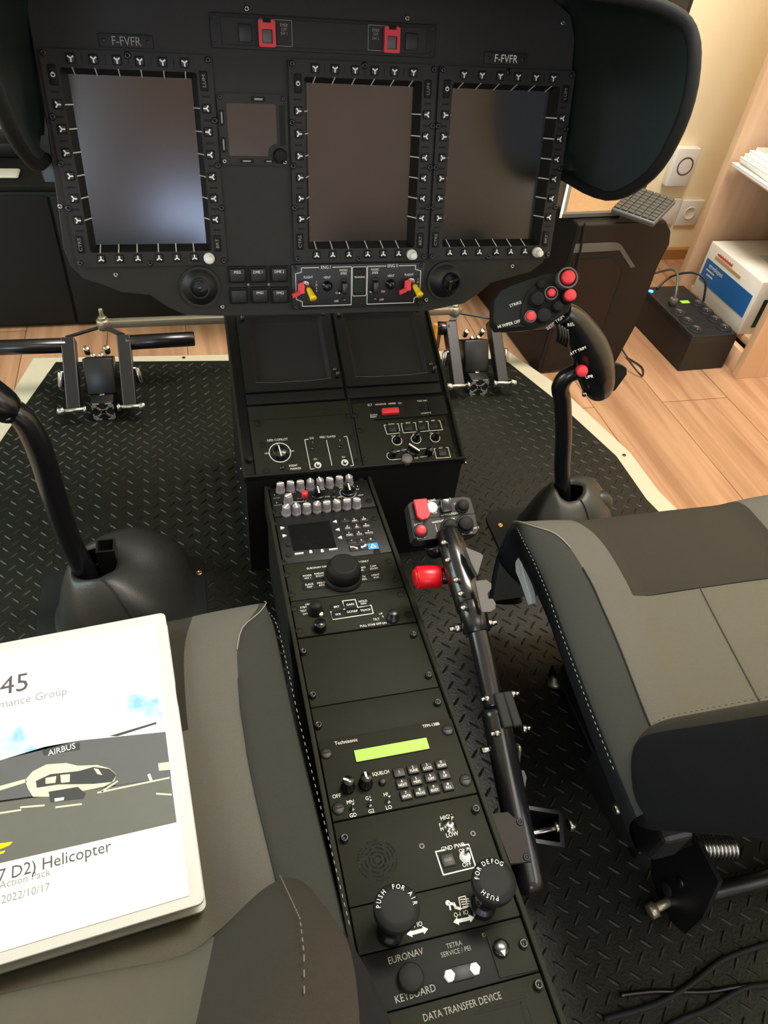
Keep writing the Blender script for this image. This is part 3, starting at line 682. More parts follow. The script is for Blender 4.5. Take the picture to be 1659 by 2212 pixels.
# ================================================================== centre console
SU = R(22.5); SL = R(-3.256)
UCF = frame((0, .837, .521), (1, 0, 0), (0, cos(SU), sin(SU)))
LCF = frame((0, 0, .5478), (1, 0, 0), (0, cos(SL), sin(SL)))
cs = thing('centre_console', 'long black centre console running from under the instrument panel between the two seats', 'console', T(.03, .6, .3))
MI = T(-.03, -.6, -.3)
def side_prism(m, pts, x0, x1, mat):
    n = len(pts); m.add([(x0, y, z) for y, z in pts] + [(x1, y, z) for y, z in pts], [(i, (i + 1) % n, n + (i + 1) % n, n + i) for i in range(n)] + [tuple(range(n)), tuple(range(2 * n - 1, n - 1, -1))], mat)
yT, zT = .837 + .325 * cos(SU), .521 + .325 * sin(SU)
m = MB(MI); side_prism(m, [(.839, .30), (.839, .515), (yT, zT - .006), (yT + .01, .30)], -.113, .243, 'console_dark'); m.build('front_housing', cs)
m = MB(MI @ UCF)
for u in (-.1165, .2425): m.box((u + .002, .165, -.006), (.004, .334, .016), 'console', .001)
m.box((.065, .001, -.004), (.363, .004, .02), 'console_dark', .0005); m.box((.0705, .15, -.003), (.004, .30, .004), 'void')
m.build('front_trim', cs)
m = MB(MI); side_prism(m, [(.02, .30), (.02, .538), (.838, .494), (.838, .30)], -.082, .082, 'void'); m.build('rear_housing', cs)
for s in (-1, 1):
    m = MB(MI @ LCF); m.box((s * .0835, .43, -.024), (.0055, .818, .054), 'console', .0008); m.build('side_rail', cs)
for px, py in ((484, 978), (465, 874), (485, 986)): pass
for x, y, z in ((-.1135, .93, .46), (-.1135, .87, .40), (-.1135, .98, .37), (.2435, .83, .52)):
    m = MB(MI @ T(x, y, z) @ RY(-pi / 2 if x < 0 else pi / 2)); m.lathe([(.0035, 0), (.003, .002), (.001, .0025)], 'steel', n=12); m.build('side_screw', cs)

class Panel:
    def __init__(s, name, label, cat, F, u0, u1, v0, v1, mat='console', th=.004, lip=True, h=0.0, plate='plate'):
        s.F = F; s.c = ((u0 + u1) / 2, (v0 + v1) / 2); s.X = F @ T(s.c[0], s.c[1], h); s.h = h
        s.t = thing(name, label, cat, s.X); s.m = MB(); s.w, s.hh = u1 - u0, v1 - v0
        s.m.box((0, 0, -th / 2), (s.w, s.hh - .0012, th), mat, .0007)
    def p(s, xy, h=0):
        return tuple(loc(s.X, xy[0], xy[1], h))
    def done(s, name='plate'): return s.m.build(name, s.t)
    def tx(s, t, xy, size, mat='white_ink', rot=0, sx=1): u, v = s.p(xy); s.m.text(t, u, v, size, .0003, mat, rot, sx)
    def line(s, pts, wd=.0009, close=False, mat='white_ink'): s.m.poly_line([s.p(q) for q in pts], wd, .0, .0003, mat, close)
    def knob(s, xy, r, h, mat='gloss_black', ang=None, name='knob', top=None, hr=.5, base=None, label=None, n=20):
        u, v = s.p(xy, h * hr); m = MB(T(u, v, 0)); r2 = top or r * .85
        if base: m.lathe([(base, 0), (base, .0015), (r, .002)], 'gloss_black', n=n)
        m.lathe([(r, 0), (r, h * .15), (r2, h * .3), (r2, h * .92), (r2 * .88, h)], mat, n=n)
        if ang is not None: m.bar((-r2 * .85 * cos(ang), -r2 * .85 * sin(ang)), (r2 * .9 * cos(ang), r2 * .9 * sin(ang)), .0018, h, h + .0003, 'white_ink'); 
        return m.build(name, s.t, label=label)
    def toggle(s, xy, L=.009, d=(0, 1), ring=.0035, mat='steel', name='toggle_switch', r=.0014):
        u, v = s.p(xy); m = MB(T(u, v, 0)); m.lathe([(ring, 0), (ring, .0015), (ring * .6, .0018), (ring * .55, .003)], mat, n=14)
        m.cyl((0, 0, .002), (d[0] * L * .5, d[1] * L * .5, .002 + L), r, mat, 10, r2=r * 1.3); return m.build(name, s.t)
    def button(s, xy, w, h, t=None, t2=None, mat='black', z=.003, name='button', tm='white_ink', ts=None):
        u, v = s.p(xy, z); m = MB(T(u, v, 0)); m.box((0, 0, z / 2), (w, h, z), mat, min(w, h) * .08)
        ts = ts or h * .36
        if t and t2: m.text(t, 0, h * .18, ts, z + .0002, tm); m.text(t2, 0, -h * .2, ts * .9, z + .0002, tm)
        elif t: m.text(t, 0, 0, ts, z + .0002, tm)
        return m.build(name, s.t)
    def fast(s, u, v, r=.0042, style='dzus'):
        m = MB(T(u, v, 0))
        if style == 'dzus':
            m.ring(circ(r * 1.25, 20), circ(r, 20), 0, .0006, 'console_dark'); m.lathe([(r, -.001), (r, .0004), (r * .8, .0009)], 'console_dark', n=20); m.box((0, 0, .001), (r * 1.5, r * .2, .0003), 'void')
        else:
            m.lathe([(.0045, 0), (.0045, .001), (.0042, .0045), (.0036, .0055), (.0022, .0055), (.0018, .003)], 'dark_steel', n=20)
        return m.build('fastener', s.t)
    def corners(s, dx=.0068, dy=.008, style='dzus', vs=None):
        for sx in (-1, 1):
            for vv in (vs or (s.hh / 2 - dy, -s.hh / 2 + dy)): s.fast(sx * (s.w / 2 - dx), vv, style=style)
cg6 = c6
# --- two empty square bays
for k, (u0, u1, lb) in enumerate(((-.097, .064, 'left one of the two empty black display trays at the front of the console'), (.070, .234, 'right one of the two empty black display trays at the front of the console'))):
    t = thing('display_tray', lb, 'tray', UCF @ T((u0 + u1) / 2, .232, 0), 'empty display trays on the console')
    w_ = u1 - u0; m = MB(); o_ = rrect(w_, .160, .003); i_ = rrect(w_ - .034, .132, .006, (0, .003)); m.ring(o_, i_, -.004, .0035, 'console_dark')
    f_ = rrect(w_ - .046, .116, .004, (0, .001)); n = len(i_)
    m.add([(x, y, .0034) for x, y in i_] + [(x, y, -.0035) for x, y in f_], [(i, (i + 1) % n, n + (i + 1) % n, n + i) for i in range(n)], 'void')
    m.build('frame', t); MB().box((0, .001, -.0038), (w_ - .04, .118, .001), 'void').build('floor_plate', t)
    m = MB(); m.poly_line([(-w_ / 2 + .018, -.062), (-.03, -.0645), (.03, -.0645), (w_ / 2 - .018, -.062)], .0007, .0035, .0042, 'grey_metal'); m.poly_line([(-w_ / 2 + .018, .067), (0, .0695), (w_ / 2 - .018, .067)], .0006, .0035, .0040, 'console'); m.build('edge_bead', t)
    for (u, v, h_) in ((-w_ / 2 + .010, .064, .010), (w_ / 2 - .010, .070, .004), (w_ / 2 - .009, -.046, .004), (w_ / 2 - .007, -.060, .014)):
        m = MB(T(u, v, .0035)); m.lathe([(.0035, 0), (.0035, h_ * .5), (.0028, h_ * .55), (.003, h_)], 'dark_steel', n=14); m.build('post', t)
    m = MB(); m.box((0, -.092, -.001), (w_, .019, .005), 'console_dark', .0006); m.build('lower_strip', t)
# --- heading / copilot panel
P = Panel('heading_switch_panel', 'left panel on the console front with a round selector and four small toggles', 'control panel', UCF, -.097, .068, .003, .128)
P.tx('NFD COPILOT', c6(385, 803), .0058); P.tx('EVENT', c6(480, 957), .0052); P.tx('MARKER', c6(494, 975), .0052); P.tx('DG', c6(590, 793), .0052); P.tx('FREE / SLAVED', c6(685, 785), .0052, sx=.9)
for t, q in (('N', (385, 828)), ('HDG', (325, 884)), ('NAV', (472, 870)), ('OFF', (405, 926)), ('1', (597, 818)), ('2', (758, 805)), ('SLV', (612, 918)), ('SLV', (780, 905))): P.tx(t, c6(*q), .0042)
P.line([c6(570, 798), c6(548, 802), c6(583, 978), c6(605, 975)]); P.line([c6(783, 784), c6(800, 782), c6(840, 955), c6(822, 958)]); P.line([c6(678, 805), c6(711, 955)])
u, v = P.p(c6(400, 878)); P.m.ring(circ(.0175, 32, (u, v)), circ(.0163, 32, (u, v)), 0, .0003, 'white_ink')
P.m.box((-.005, .036, .0002), (.150, .0008, .0004), 'console_dark'); P.done()
P.knob(c6(400, 875), .0145, .009, 'gloss_black', 1.7, name='selector_knob', top=.011)
P.toggle(c6(415, 970), .003, (0, 0), .0042, 'gloss_black', 'push_button', .0022)
for q in ((600, 855), (763, 843)): P.toggle(c6(*q), .005, (0, .6), .0035, 'dark_steel')
for q in ((626, 955), (787, 940)): P.toggle(c6(*q), .005, (0, -.3), .0058, 'white_knob'); P.knob(c6(*q), .0036, .004, 'gloss_black', hr=.3, name='switch_cap')
for q in ((265, 705), (292, 830), (318, 985), (222, 912), (806, 660), (832, 785), (862, 930)): P.fast(*P.p(c6(*q)))
# --- audio / emergency locator panel
P = Panel('locator_and_audio_panel', 'right panel on the console front with a red guarded switch and small black knobs', 'control panel', UCF, .074, .232, .003, .120)
P.m.box((.012 - .01 , .0405, .0012), (.094, .033, .0045), 'console_dark', .0006); P.m.box((.066, .0425, .0012), (.032, .036, .0045), 'console_dark', .0006)
P.m.M = T(0, 0, .0036)
P.tx('ELT', c10(245, 112), .0058); P.tx('MONITOR', c10(393, 103), .0046); P.tx('ARMED', c10(550, 92), .0046); P.tx('ON', c10(655, 87), .0046); P.tx('AUTO', c10(295, 248), .0038, sx=1.4); P.tx('RESET', c10(293, 276), .0038, sx=1.2); P.tx('TEST MIC', c10(965, 55), .0042, sx=1.2); P.tx('LIGHTS', c10(1015, 222), .0042, sx=1.5)
P.m.M = Matrix()
P.line([c10(470, 370), c10(445, 372), c10(485, 498), c10(660, 480)]); P.line([c10(620, 355), c10(640, 352), c10(662, 455)])
P.line([c10(700, 348), c10(680, 352), c10(710, 480), c10(885, 466)]); P.line([c10(850, 338), c10(875, 338), c10(895, 440)]); P.line([c10(950, 460), c10(1250, 437), c10(1212, 310), c10(1190, 312)]); P.line([c10(1020, 322), c10(1048, 322), c10(1065, 440)])
P.line([c10(1150, 695), c10(1135, 697), c10(1165, 828), c10(1360, 815), c10(1325, 680), c10(1300, 682)])
for t, q in (('AUTO', (545, 360)), ('SPLIT', (775, 343)), ('MIX', (948, 328)), ('MIC', (1120, 312)), ('VOX', (575, 525)), ('IC', (850, 500)), ('RX', (1095, 483)), ('ALT', (1225, 688)), ('COM', (720, 715)), ('VHF', (890, 828))): P.tx(t, c10(*q), .0044)
for q in ((622, 585), (885, 565), (1147, 545)): u, v = P.p(c10(*q)); P.m.ring(circ(.0088, 28, (u, v)), circ(.0078, 28, (u, v)), 0, .0003, 'white_ink')
for a_, b_ in (((610, 735), (660, 728)), ((915, 703), (1020, 693)), ((945, 812), (1080, 795)), ((560, 850), (700, 838))): P.line([c10(*a_), c10(*b_)])
P.line([c10(*q) for q in ((520, 745), (485, 770), (485, 810), (515, 845), (560, 850))]); P.line([c10(*q) for q in ((1080, 795), (1115, 775), (1125, 740))])
P.done()
g = MB(T(*P.p(c10(520, 215)), .0036)); g.box((.004, 0, .0002), (.040, .0135, .0006), 'void'); g.box((0, 0, .004), (.0285, .0105, .008), 'red', .0012); g.build('red_guarded_switch', P.t)
P.knob(c10(995, 150), .0062, .006, 'console_dark', name='test_button')
for q in ((560, 425), (785, 405), (965, 395), (1130, 378)): P.button(c10(*q), .0125, .0105, z=.0028, name='square_button')
P.button(c10(1250, 750), .0135, .0115, z=.0028, name='square_button')
for q in ((622, 580), (885, 560), (1150, 540)): u, v = P.p(c10(*q)); m = MB(T(u, v, 0)); m.lathe([(.0062, 0), (.0056, .006), (.0038, .007), (.0036, .016), (.003, .017)], 'gloss_black', n=18); m.build('small_knob', P.t)
for q in ((555, 790), (1060, 760)): u, v = P.p(c10(*q)); m = MB(T(u, v, 0)); m.lathe([(.0068, 0), (.0064, .006), (.005, .007), (.0048, .015), (.004, .016)], 'gloss_black', n=18); m.build('small_knob', P.t)
u, v = P.p(c10(835, 740)); m = MB(T(u, v, 0) @ RZ(-.75)); m.lathe([(.009, 0), (.009, .004), (.006, .005)], 'gloss_black'); m.box((0, 0, .010), (.021, .0065, .012), 'gloss_black', .0015); m.box((0, 0, .0161), (.0205, .0024, .0004), 'white_ink'); m.build('selector_knob', P.t)
P.knob(c10(758, 845), .0090, .010, 'grey_metal', name='round_cap_knob', top=.009)
for q in ((45, 240), (105, 445), (60, 870), (185, 840), (1205, 155), (1290, 345), (1400, 710)): P.fast(*P.p(c10(*q)))

# ================================================================== panels down the rear console
def vl(q, h=0): return loc(LCF, q[0], q[1], h)[1]
V = [.834, (vl(c8(115, 550)) + vl(c8(1145, 440))) / 2, vl((625, 1218)), .5953, .5333, .4300, .3838, .2900, .2060, vl(c4(700, 1035)), vl(c4(1000, 1403)), .045]
U0, U1 = -.0790, .0790
# 1 audio selector with grey knobs
P = Panel('radio_knob_panel', 'black panel with two rows of small grey pointer knobs and a red lever', 'control panel', LCF, U0, U1, V[1], V[0], 'black')
P.m.box((0, -P.hh / 2 + .0012, .0005), (P.w, .0012, .001), 'console', 0)
for t, q in (('VHF1', (305, 365)), ('VHF2', (465, 348)), ('UHF', (590, 333)), ('TETRA', (710, 322)), ('FM', (880, 302)), ('HF', (990, 292)), ('SAT', (1130, 278)), ('PA', (1355, 302)), ('EMER', (240, 422)), ('NORM', (262, 519)), ('ISOL', (560, 430)), ('OFF', (1110, 410)), ('ADF', (390, 665)), ('NAV1', (525, 647)), ('DME', (815, 612)), ('NAV2', (1085, 585)), ('MKR', (1225, 570)), ('VOX', (935, 402)), ('1', (210, 380)), ('2', (240, 487)), ('4', (1300, 262)), ('5', (1355, 262)), ('HOT', (1400, 382))): P.tx(t, c9(*q), .0042, 'grey_ink' if len(t) > 3 else 'white_ink', sx=1.15)
P.m.box(P.p(c9(560, 470)) + (.0002,), (.020, .0011, .0004), 'white_ink')
u, v = P.p(c9(1222, 350)); P.m.ring(circ(.0135, 28, (u, v)), circ(.0120, 28, (u, v)), 0, .0003, 'grey_ink')
P.done()
knobs = [(290, 225, 8), (430, 205, -28), (565, 195, 0), (703, 180, 82), (838, 165, 100), (970, 155, -32), (1105, 135, -22), (1238, 125, 88),
         (400, 385, 30), (372, 538, 48), (512, 525, 95), (655, 510, -12), (797, 495, 62), (930, 480, 12), (1070, 465, -58), (1208, 450, -2), (1345, 440, -25)]
for x, y, a in knobs:
    u, v = P.p(c9(x, y), .015); m = MB(T(u, v, 0)); 
    m.lathe([(.0080, 0), (.0080, .0025), (.0070, .0045), (.0062, .015), (.0052, .0155)], 'knob_grey', n=7, smooth=False)
    t = R(a); m.bar((-.0052 * cos(t), -.0052 * sin(t)), (.0056 * cos(t), .0056 * sin(t)), .0024, .0155, .0162, 'white_ink'); m.build('pointer_knob', P.t)
u, v = P.p(c9(625, 450)); m = MB(T(u, v, 0)); m.cyl((0, 0, 0), (0, 0, .006), .003, 'steel', 12); m.cyl((0, 0, .005), (0, 0, .0165), .0042, 'red', 16, r2=.005); m.build('red_lever', P.t, label='red capped lever')
for (x, y, a) in ((812, 385, 90), (1232, 345, 95)):
    u, v = P.p(c9(x, y)); m = MB(T(u, v, 0)); m.lathe([(.0115, 0), (.011, .003), (.009, .004)], 'gloss_black'); m.box((0, .001, .008), (.0055, .019, .010), 'gloss_black', .001); m.box((0, -.001, .0132), (.0022, .0165, .0004), 'white_ink'); m.build('rotary_selector', P.t)
P.toggle(c9(1030, 405), .009, (.3, .6), .004, 'dark_steel')
for q in ((120, 270), (195, 610), (1400, 160), (1510, 460)): P.fast(*P.p(c9(*q)))
# 2 keypad radio
P = Panel('keypad_radio', 'black radio with a dark screen, white arrows, keypad and a blue key', 'radio', LCF, U0, U1, V[2], V[1], 'black')
sc = [P.p(c9(*q)) for q in ((395, 800), (960, 735), (1065, 1100), (470, 1150))]
P.m.prism(sc, 0, .0006, 'gloss_black'); P.line([c9(410, 815), c9(940, 757)], .0012, mat='console_dark')
P.m.prism([P.p(c9(*q)) for q in ((150, 740), (300, 1330), (1659, 1185), (1659, 1200), (290, 1345), (140, 740))], 0, .0002, 'console_dark')
def tri(q, s, d): u, v = P.p(c9(*q)); P.m.prism([(u - d * s * .6, v - s * .65), (u - d * s * .6, v + s * .65), (u + d * s * .7, v)], 0, .0016, 'white_ink')
for q in ((320, 838), (348, 945)): tri(q, .0046, 1)
for q in ((1042, 752), (1080, 862), (1112, 972)): tri(q, .0046, -1)
for q, w_ in (((550, 1194), .0125), ((1022, 1135), .0125)): u, v = P.p(c9(*q)); P.m.box((u, v, .001), (w_, .0022, .002), 'white_ink')
for q in ((710, 1168), (868, 1155)): u, v = P.p(c9(*q)); P.m.prism([(u - .0022, v - .0025), (u + .0022, v - .0025), (u + .0016, v + .0022), (u, v + .0034), (u - .0016, v + .0022)], 0, .0016, 'white_ink')
P.done()
for j, row in enumerate((((1180, 715), (1310, 720), (1440, 700)), ((1215, 820), (1345, 805), (1472, 790)), ((1240, 915), (1375, 905), (1508, 885)), ((1275, 1010), (1408, 1000), (1535, 982)))):
    for i, q in enumerate(row):
        s3 = '1', 'ABC', 'DEF', 'GHI', 'JKL', 'MNO', 'PQRS', 'TUV', 'WXYZ', '*', '0', '#'
        k = j * 3 + i; P.button(c9(*q), .0135, .0105, str(k + 1) if k < 9 else s3[k], s3[k] if 0 < k < 9 else None, z=.0015, name='key', ts=.0052)
u, v = P.p(c9(1305, 1110), .0015)
m = MB(T(u, v, 0)); m.box((0, 0, .0007), (.0135, .010, .0014), 'black', .0003); m.tube([(-.0048, .002, .0018), (-.002, .0024, .0018), (.002, .0006, .0018), (.0048, -.0024, .0018)], [.0016, .0009, .0009, .0017], 'white_ink', 8); m.build('call_key', P.t)
u, v = P.p(c9(1440, 1092), .0015)
m = MB(T(u, v, 0)); m.box((0, 0, .0007), (.0135, .010, .0014), 'black', .0003); m.tube([(-.004, -.0018, .0018), (0, .0, .0018), (.0035, .0028, .0018)], [.0014, .0009, .0022], 'white_ink', 8); m.bar((-.004, .0015), (.003, -.0003), .001, .0014, .002, 'white_ink'); m.build('end_key', P.t)
u, v = P.p(c9(1568, 1080), .0015)
m = MB(T(u, v, 0)); m.box((0, 0, .0008), (.0155, .0125, .0016), 'blue_key', .0003); m.poly_line([(-.004, -.003), (.004, -.003), (0, .0036)], .0012, .0016, .0019, 'white_ink', True); m.build('blue_key', P.t, label='bright blue key with a white triangle')
for q in ((405, 1060), (402, 1200)): P.knob(c9(*q), .0042, .003, 'console', name='side_key', hr=.5)
for q in ((210, 770), (335, 1310), (1590, 700), (1620, 1160)): P.fast(*P.p(c9(*q)))
# 3 big knob panel
P = Panel('big_knob_panel', 'olive black panel with one large ribbed rotary knob in its middle', 'control panel', LCF, U0, U1, V[3], V[2], 'console')
P.tx('EURONAV SWEEP', c8(595, 1040), .0050, sx=1.0); P.tx('HMS ONLY', c8(1015, 985), .0050, sx=1.0); P.done()
for q, a, b_ in (((480, 1135), 'MODE', 'WX 1'), ((600, 1113), 'RADAR', 'ZOOM'), ((500, 1222), 'SLAVE', 'MAP'), ((620, 1205), 'HOLD', 'RTN'), ((1020, 1055), 'VIDEO', 'SEL'), ((1137, 1040), 'CAM', 'ZOOM'), ((1045, 1145), 'TV', 'REC'), ((1160, 1127), 'LIGHT', 'AUX')):
    P.button(c8(*q), .0185, .0125, a, b_, 'console_dark', .0015, ts=.0048)
u, v = P.p(c8(835, 1150)); m = MB(T(u, v, 0)); pr = []
N = 48; rows = []
for z, r0, am in ((0, .0245, .0006), (.014, .0240, .0006), (.0165, .0225, .0003), (.021, .0195, 0), (.0225, .017, 0)):
    rows.append([((r0 - (am if i % 2 else 0)) * cos(2 * pi * i / N), (r0 - (am if i % 2 else 0)) * sin(2 * pi * i / N), z + .008) for i in range(N)])
m.lathe([(.0265, 0), (.0265, .002), (.025, .008)], 'console_dark', n=40); m.loft(rows, 'console_dark', closed=True); m.build('large_knob', P.t)
for q in ((270, 1115), (1290, 975), (1355, 1160), (320, 1310)): P.fast(*P.p(c8(*q)))
# 4 radar tilt panel
P = Panel('radar_control_panel', 'olive black panel with a stepped white outline between knobs, above the blank plates', 'control panel', LCF, U0, U1, V[4], V[3], 'console')
P.line([c8(*q) for q in ((712, 1478), (857, 1455), (828, 1375), (955, 1360), (980, 1440), (1112, 1415), (1135, 1498), (735, 1560))], .0011, True)
P.tx('TILT', c8(1165, 1558), .0052); P.tx('PULL STAB OFF', c8(1110, 1613), .0048)
for t, q in (('ON', (480, 1410)), ('STBY', (440, 1440)), ('TEST', (440, 1475)), ('OFF', (460, 1505)), ('UP', (1210, 1503)), ('0', (1230, 1530)), ('DN', (1245, 1595))): P.tx(t, c8(*q), .0045)
P.done()
for q, a, b_ in (((770, 1433), 'BRT', ''), ((905, 1410), 'GAIN', ''), ((1035, 1388), 'HOLD', 'NAV'), ((785, 1508), 'WX', ''), ((925, 1480), 'GCMAP', ''), ((1058, 1465), 'TRACK', '')): P.button(c8(*q), .0165, .0115, a, b_ or None, 'console_dark', .0015, ts=.005)
u, v = P.p(c8(560, 1480)); m = MB(T(u, v, 0)); m.lathe([(.0105, 0), (.010, .002), (.0085, .006), (.0082, .014), (.0072, .016)], 'console_dark', n=26); m.build('knob', P.t)
u, v = P.p(c8(605, 1650)); m = MB(T(u, v, 0)); m.lathe([(.0085, 0), (.0082, .010), (.0075, .012)], 'gloss_black', n=26); m.build('knob', P.t)
u, v = P.p(c8(612, 1515)); m = MB(T(u, v, 0)); m.lathe([(.003, 0), (.003, .004), (.0015, .0045)], 'white_knob', n=12); m.build('white_pin', P.t)
u, v = P.p(c8(1330, 1550)); m = MB(T(u, v, 0)); m.lathe([(.0085, 0), (.0085, .003), (.0068, .004), (.0062, .013), (.0052, .014)], 'dark_steel', n=26); m.build('knob', P.t)
for q in ((345, 1450), (1410, 1305), (1485, 1510), (400, 1670)): P.fast(*P.p(c8(*q)))
# 5, 6 blank plates
for a, b_, lb, qs in ((5, 4, 'large blank olive black cover plate above the smaller blank plate', ((145, 280), (1135, 125), (230, 670), (1270, 490))), (6, 5, 'narrow blank olive black cover plate just above the green lit radio', ((280, 940), (1350, 735)))):
    P = Panel('blanking_plate', lb, 'cover plate', LCF, U0, U1, V[a], V[b_], 'console', h=-.002); P.done()
    for q in qs: u, v = P.p(c3(*q), .003); P.fast(u, v, style='stud')
# 7 radio
P = Panel('console_radio', 'radio panel with a glowing green display strip and a twelve-key pad', 'radio', LCF, U0, U1, V[7], V[6], 'console', th=.006, h=.0015)
P.tx('Technisonic', c3(530, 1088), .0062); P.tx('TFM-138B', c3(1290, 940), .0055)
P.tx('SQUELCH', c3(840, 1370), .0058, sx=.85); P.tx('OFF', c3(445, 1577), .0062)
for t, q in (('MN', (567, 1630)), ('GD', (592, 1748)), ('G1', (728, 1595)), ('G2', (755, 1712)), ('HI', (885, 1562)), ('LO', (912, 1678))): P.tx(t, c3(*q), .0060)
lc = [P.p(c3(*q)) for q in ((540, 1185), (1310, 1035), (1325, 1130), (562, 1283))]
cx = sum(q[0] for q in lc) / 4; cy = sum(q[1] for q in lc) / 4
P.m.ring(rrect(.0865, .0170, .001, (cx, cy)), rrect(.0845, .0150, .001, (cx, cy)), 0, .0008, 'console_dark'); P.done()
m = MB(T(cx, cy, .0001)); m.box((0, -.0004, 0), (.0845, .0142, .0008), 'lcd_green'); m.build('display_strip', P.t, label='glowing yellow green display strip')
labs = (('1', None), ('2', 'TUNE'), ('3', 'LOCK'), ('0', 'SCAN'), ('4', 'NEXT'), ('5', 'MEM'), ('6', 'DIM'), ('8', 'UP'), ('7', 'ENTR'), ('8', 'PROG'), ('9', 'BUSY'), ('#', 'RCL'))
kq = ((1005, 1358), (1130, 1330), (1255, 1308), (1382, 1283), (1032, 1458), (1160, 1430), (1287, 1402), (1412, 1378), (1068, 1560), (1192, 1532), (1318, 1505), (1445, 1480))
for q, (a, b_) in zip(kq, labs): P.button(c3(*q), .0125, .0105, a, b_, 'black', .0032, name='key', ts=.0046)
for q, a in (((545, 1500), 150), ((703, 1470), 92)):
    u, v = P.p(c3(*q)); m = MB(T(u, v, 0)); m.lathe([(.0078, 0), (.0078, .004), (.0064, .005), (.0062, .015), (.0054, .016)], 'gloss_black', n=24); t = R(a); m.bar((0, 0), (.0058 * cos(t), .0058 * sin(t)), .0022, .016, .0164, 'white_ink'); m.build('knob', P.t)
P.knob(c3(855, 1445), .0042, .005, 'black', name='round_button')
for q in ((585, 1690), (742, 1655), (908, 1622)): P.toggle(c3(*q), .007, (.1, .5), .003, 'steel')
for q in ((345, 1195), (1440, 985), (1600, 1435), (460, 1690)):
    u, v = P.p(c3(*q)); m = MB(T(min(max(u, -.0725), .0725), v, 0)); m.lathe([(.0068, 0), (.0068, .0012), (.0055, .0022), (.001, .0022)], 'black', n=22); m.box((0, 0, .0023), (.0095, .0012, .0003), 'void'); m.build('fastener', P.t)
# 8 speaker / ground power
P = Panel('speaker_panel', 'olive black panel with a round perforated speaker grille and two silver toggles', 'control panel', LCF, U0, U1, V[8], V[7], 'console')
P.tx('HIGH', c4(878, 152), .0065); P.tx('LOW', c4(918, 275), .0065); P.tx('F', c4(832, 210), .0055); P.tx('M', c4(845, 238), .0055); P.tx('GND PWR', c4(925, 365), .0062); P.tx('ON', c4(992, 390), .0055); P.tx('OFF', c4(1023, 490), .0062)
P.line([c4(860, 387), c4(800, 398), c4(855, 565), c4(1087, 508), c4(1035, 345), c4(990, 352)], .0012)
gc = P.p(c4(383, 457))
for r0 in (.004, .008, .012, .016, .0195):
    for k in range(6 if r0 > .005 else 3):
        n_ = 6 if r0 > .005 else 3; a0 = 2 * pi * k / n_ + r0 * 60; a1 = a0 + 2 * pi / n_ * .84
        pts = [(gc[0] + r0 * cos(a0 + (a1 - a0) * t / 6), gc[1] + r0 * sin(a0 + (a1 - a0) * t / 6)) for t in range(7)]
        P.m.poly_line(pts, .0017, .0, .00025, 'void')
P.done()
for q, rg in (((900, 212), .0072), ((1010, 435), .0058)):
    u, v = P.p(c4(*q)); m = MB(T(u, v, 0)); m.lathe([(rg, 0), (rg, .0008), (rg * .7, .001), (rg * .65, .004), (rg * .4, .0045)], 'steel' if rg > .006 else 'white_knob', n=20); m.cyl((0, 0, .003), (.002, .004, .013), .0016, 'steel', 12, r2=.0024); m.build('toggle_switch', P.t)
P.button(c4(890, 455), .0135, .0125, 'GND', None, 'black', .002, tm='grey_ink', ts=.0042)
for q in ((145, 310), (1085, 100)): P.fast(*P.p(c4(*q)), style='stud')
for q in ((700, 360), (1067, 270)): u, v = P.p(c4(*q)); m = MB(T(u, v, 0)); m.ring(circ(.0028, 16), circ(.0015, 16), 0, .001, 'grey_metal'); m.build('rivet', P.t)
# 9 air knobs
P = Panel('air_control_panel', 'panel with two big round push knobs marked for air and defog', 'control panel', LCF, U0, U1, V[9], V[8], 'console', h=.001)
for dx, dy in ((0, 0), (335, -75)):
    q = (655 + dx, 965 + dy) if dx == 0 else (970, 890)
    for s_, (x, y) in ((-1, (635, 980) if dx == 0 else (968, 893)), (1, (703, 962) if dx == 0 else (1035, 878))):
        u, v = P.p(c4(x, y)); P.m.prism([(u + s_ * .0058, v), (u + s_ * .001, v + .0035), (u + s_ * .001, v + .0016), (u - s_ * .0048, v + .0016), (u - s_ * .0048, v - .0016), (u + s_ * .001, v - .0016), (u + s_ * .001, v - .0035)], 0, .0003, 'white_ink')
    P.tx('O-I', c4(*((625, 933) if dx == 0 else (955, 850))), .0058); P.tx('IO', c4(*((685, 918) if dx == 0 else (1015, 835))), .0058)
P.line([c4(*q) for q in ((965, 728), (1012, 715), (1028, 795), (980, 808))], .0008, True)
for k in range(4): P.line([c4(980 + 5 * k, 742 + 17 * k), c4(1035 + 4 * k, 735 + 17 * k)], .0009)
u, v = P.p(c4(888, 765)); P.m.prism(circ(.0024, 14, (u, v)), 0, .0003, 'white_ink'); P.line([c4(895, 770), c4(930, 772), c4(945, 798), c4(972, 806)], .0024); P.line([c4(900, 785), c4(905, 812)], .0014)
P.done()
ak = []
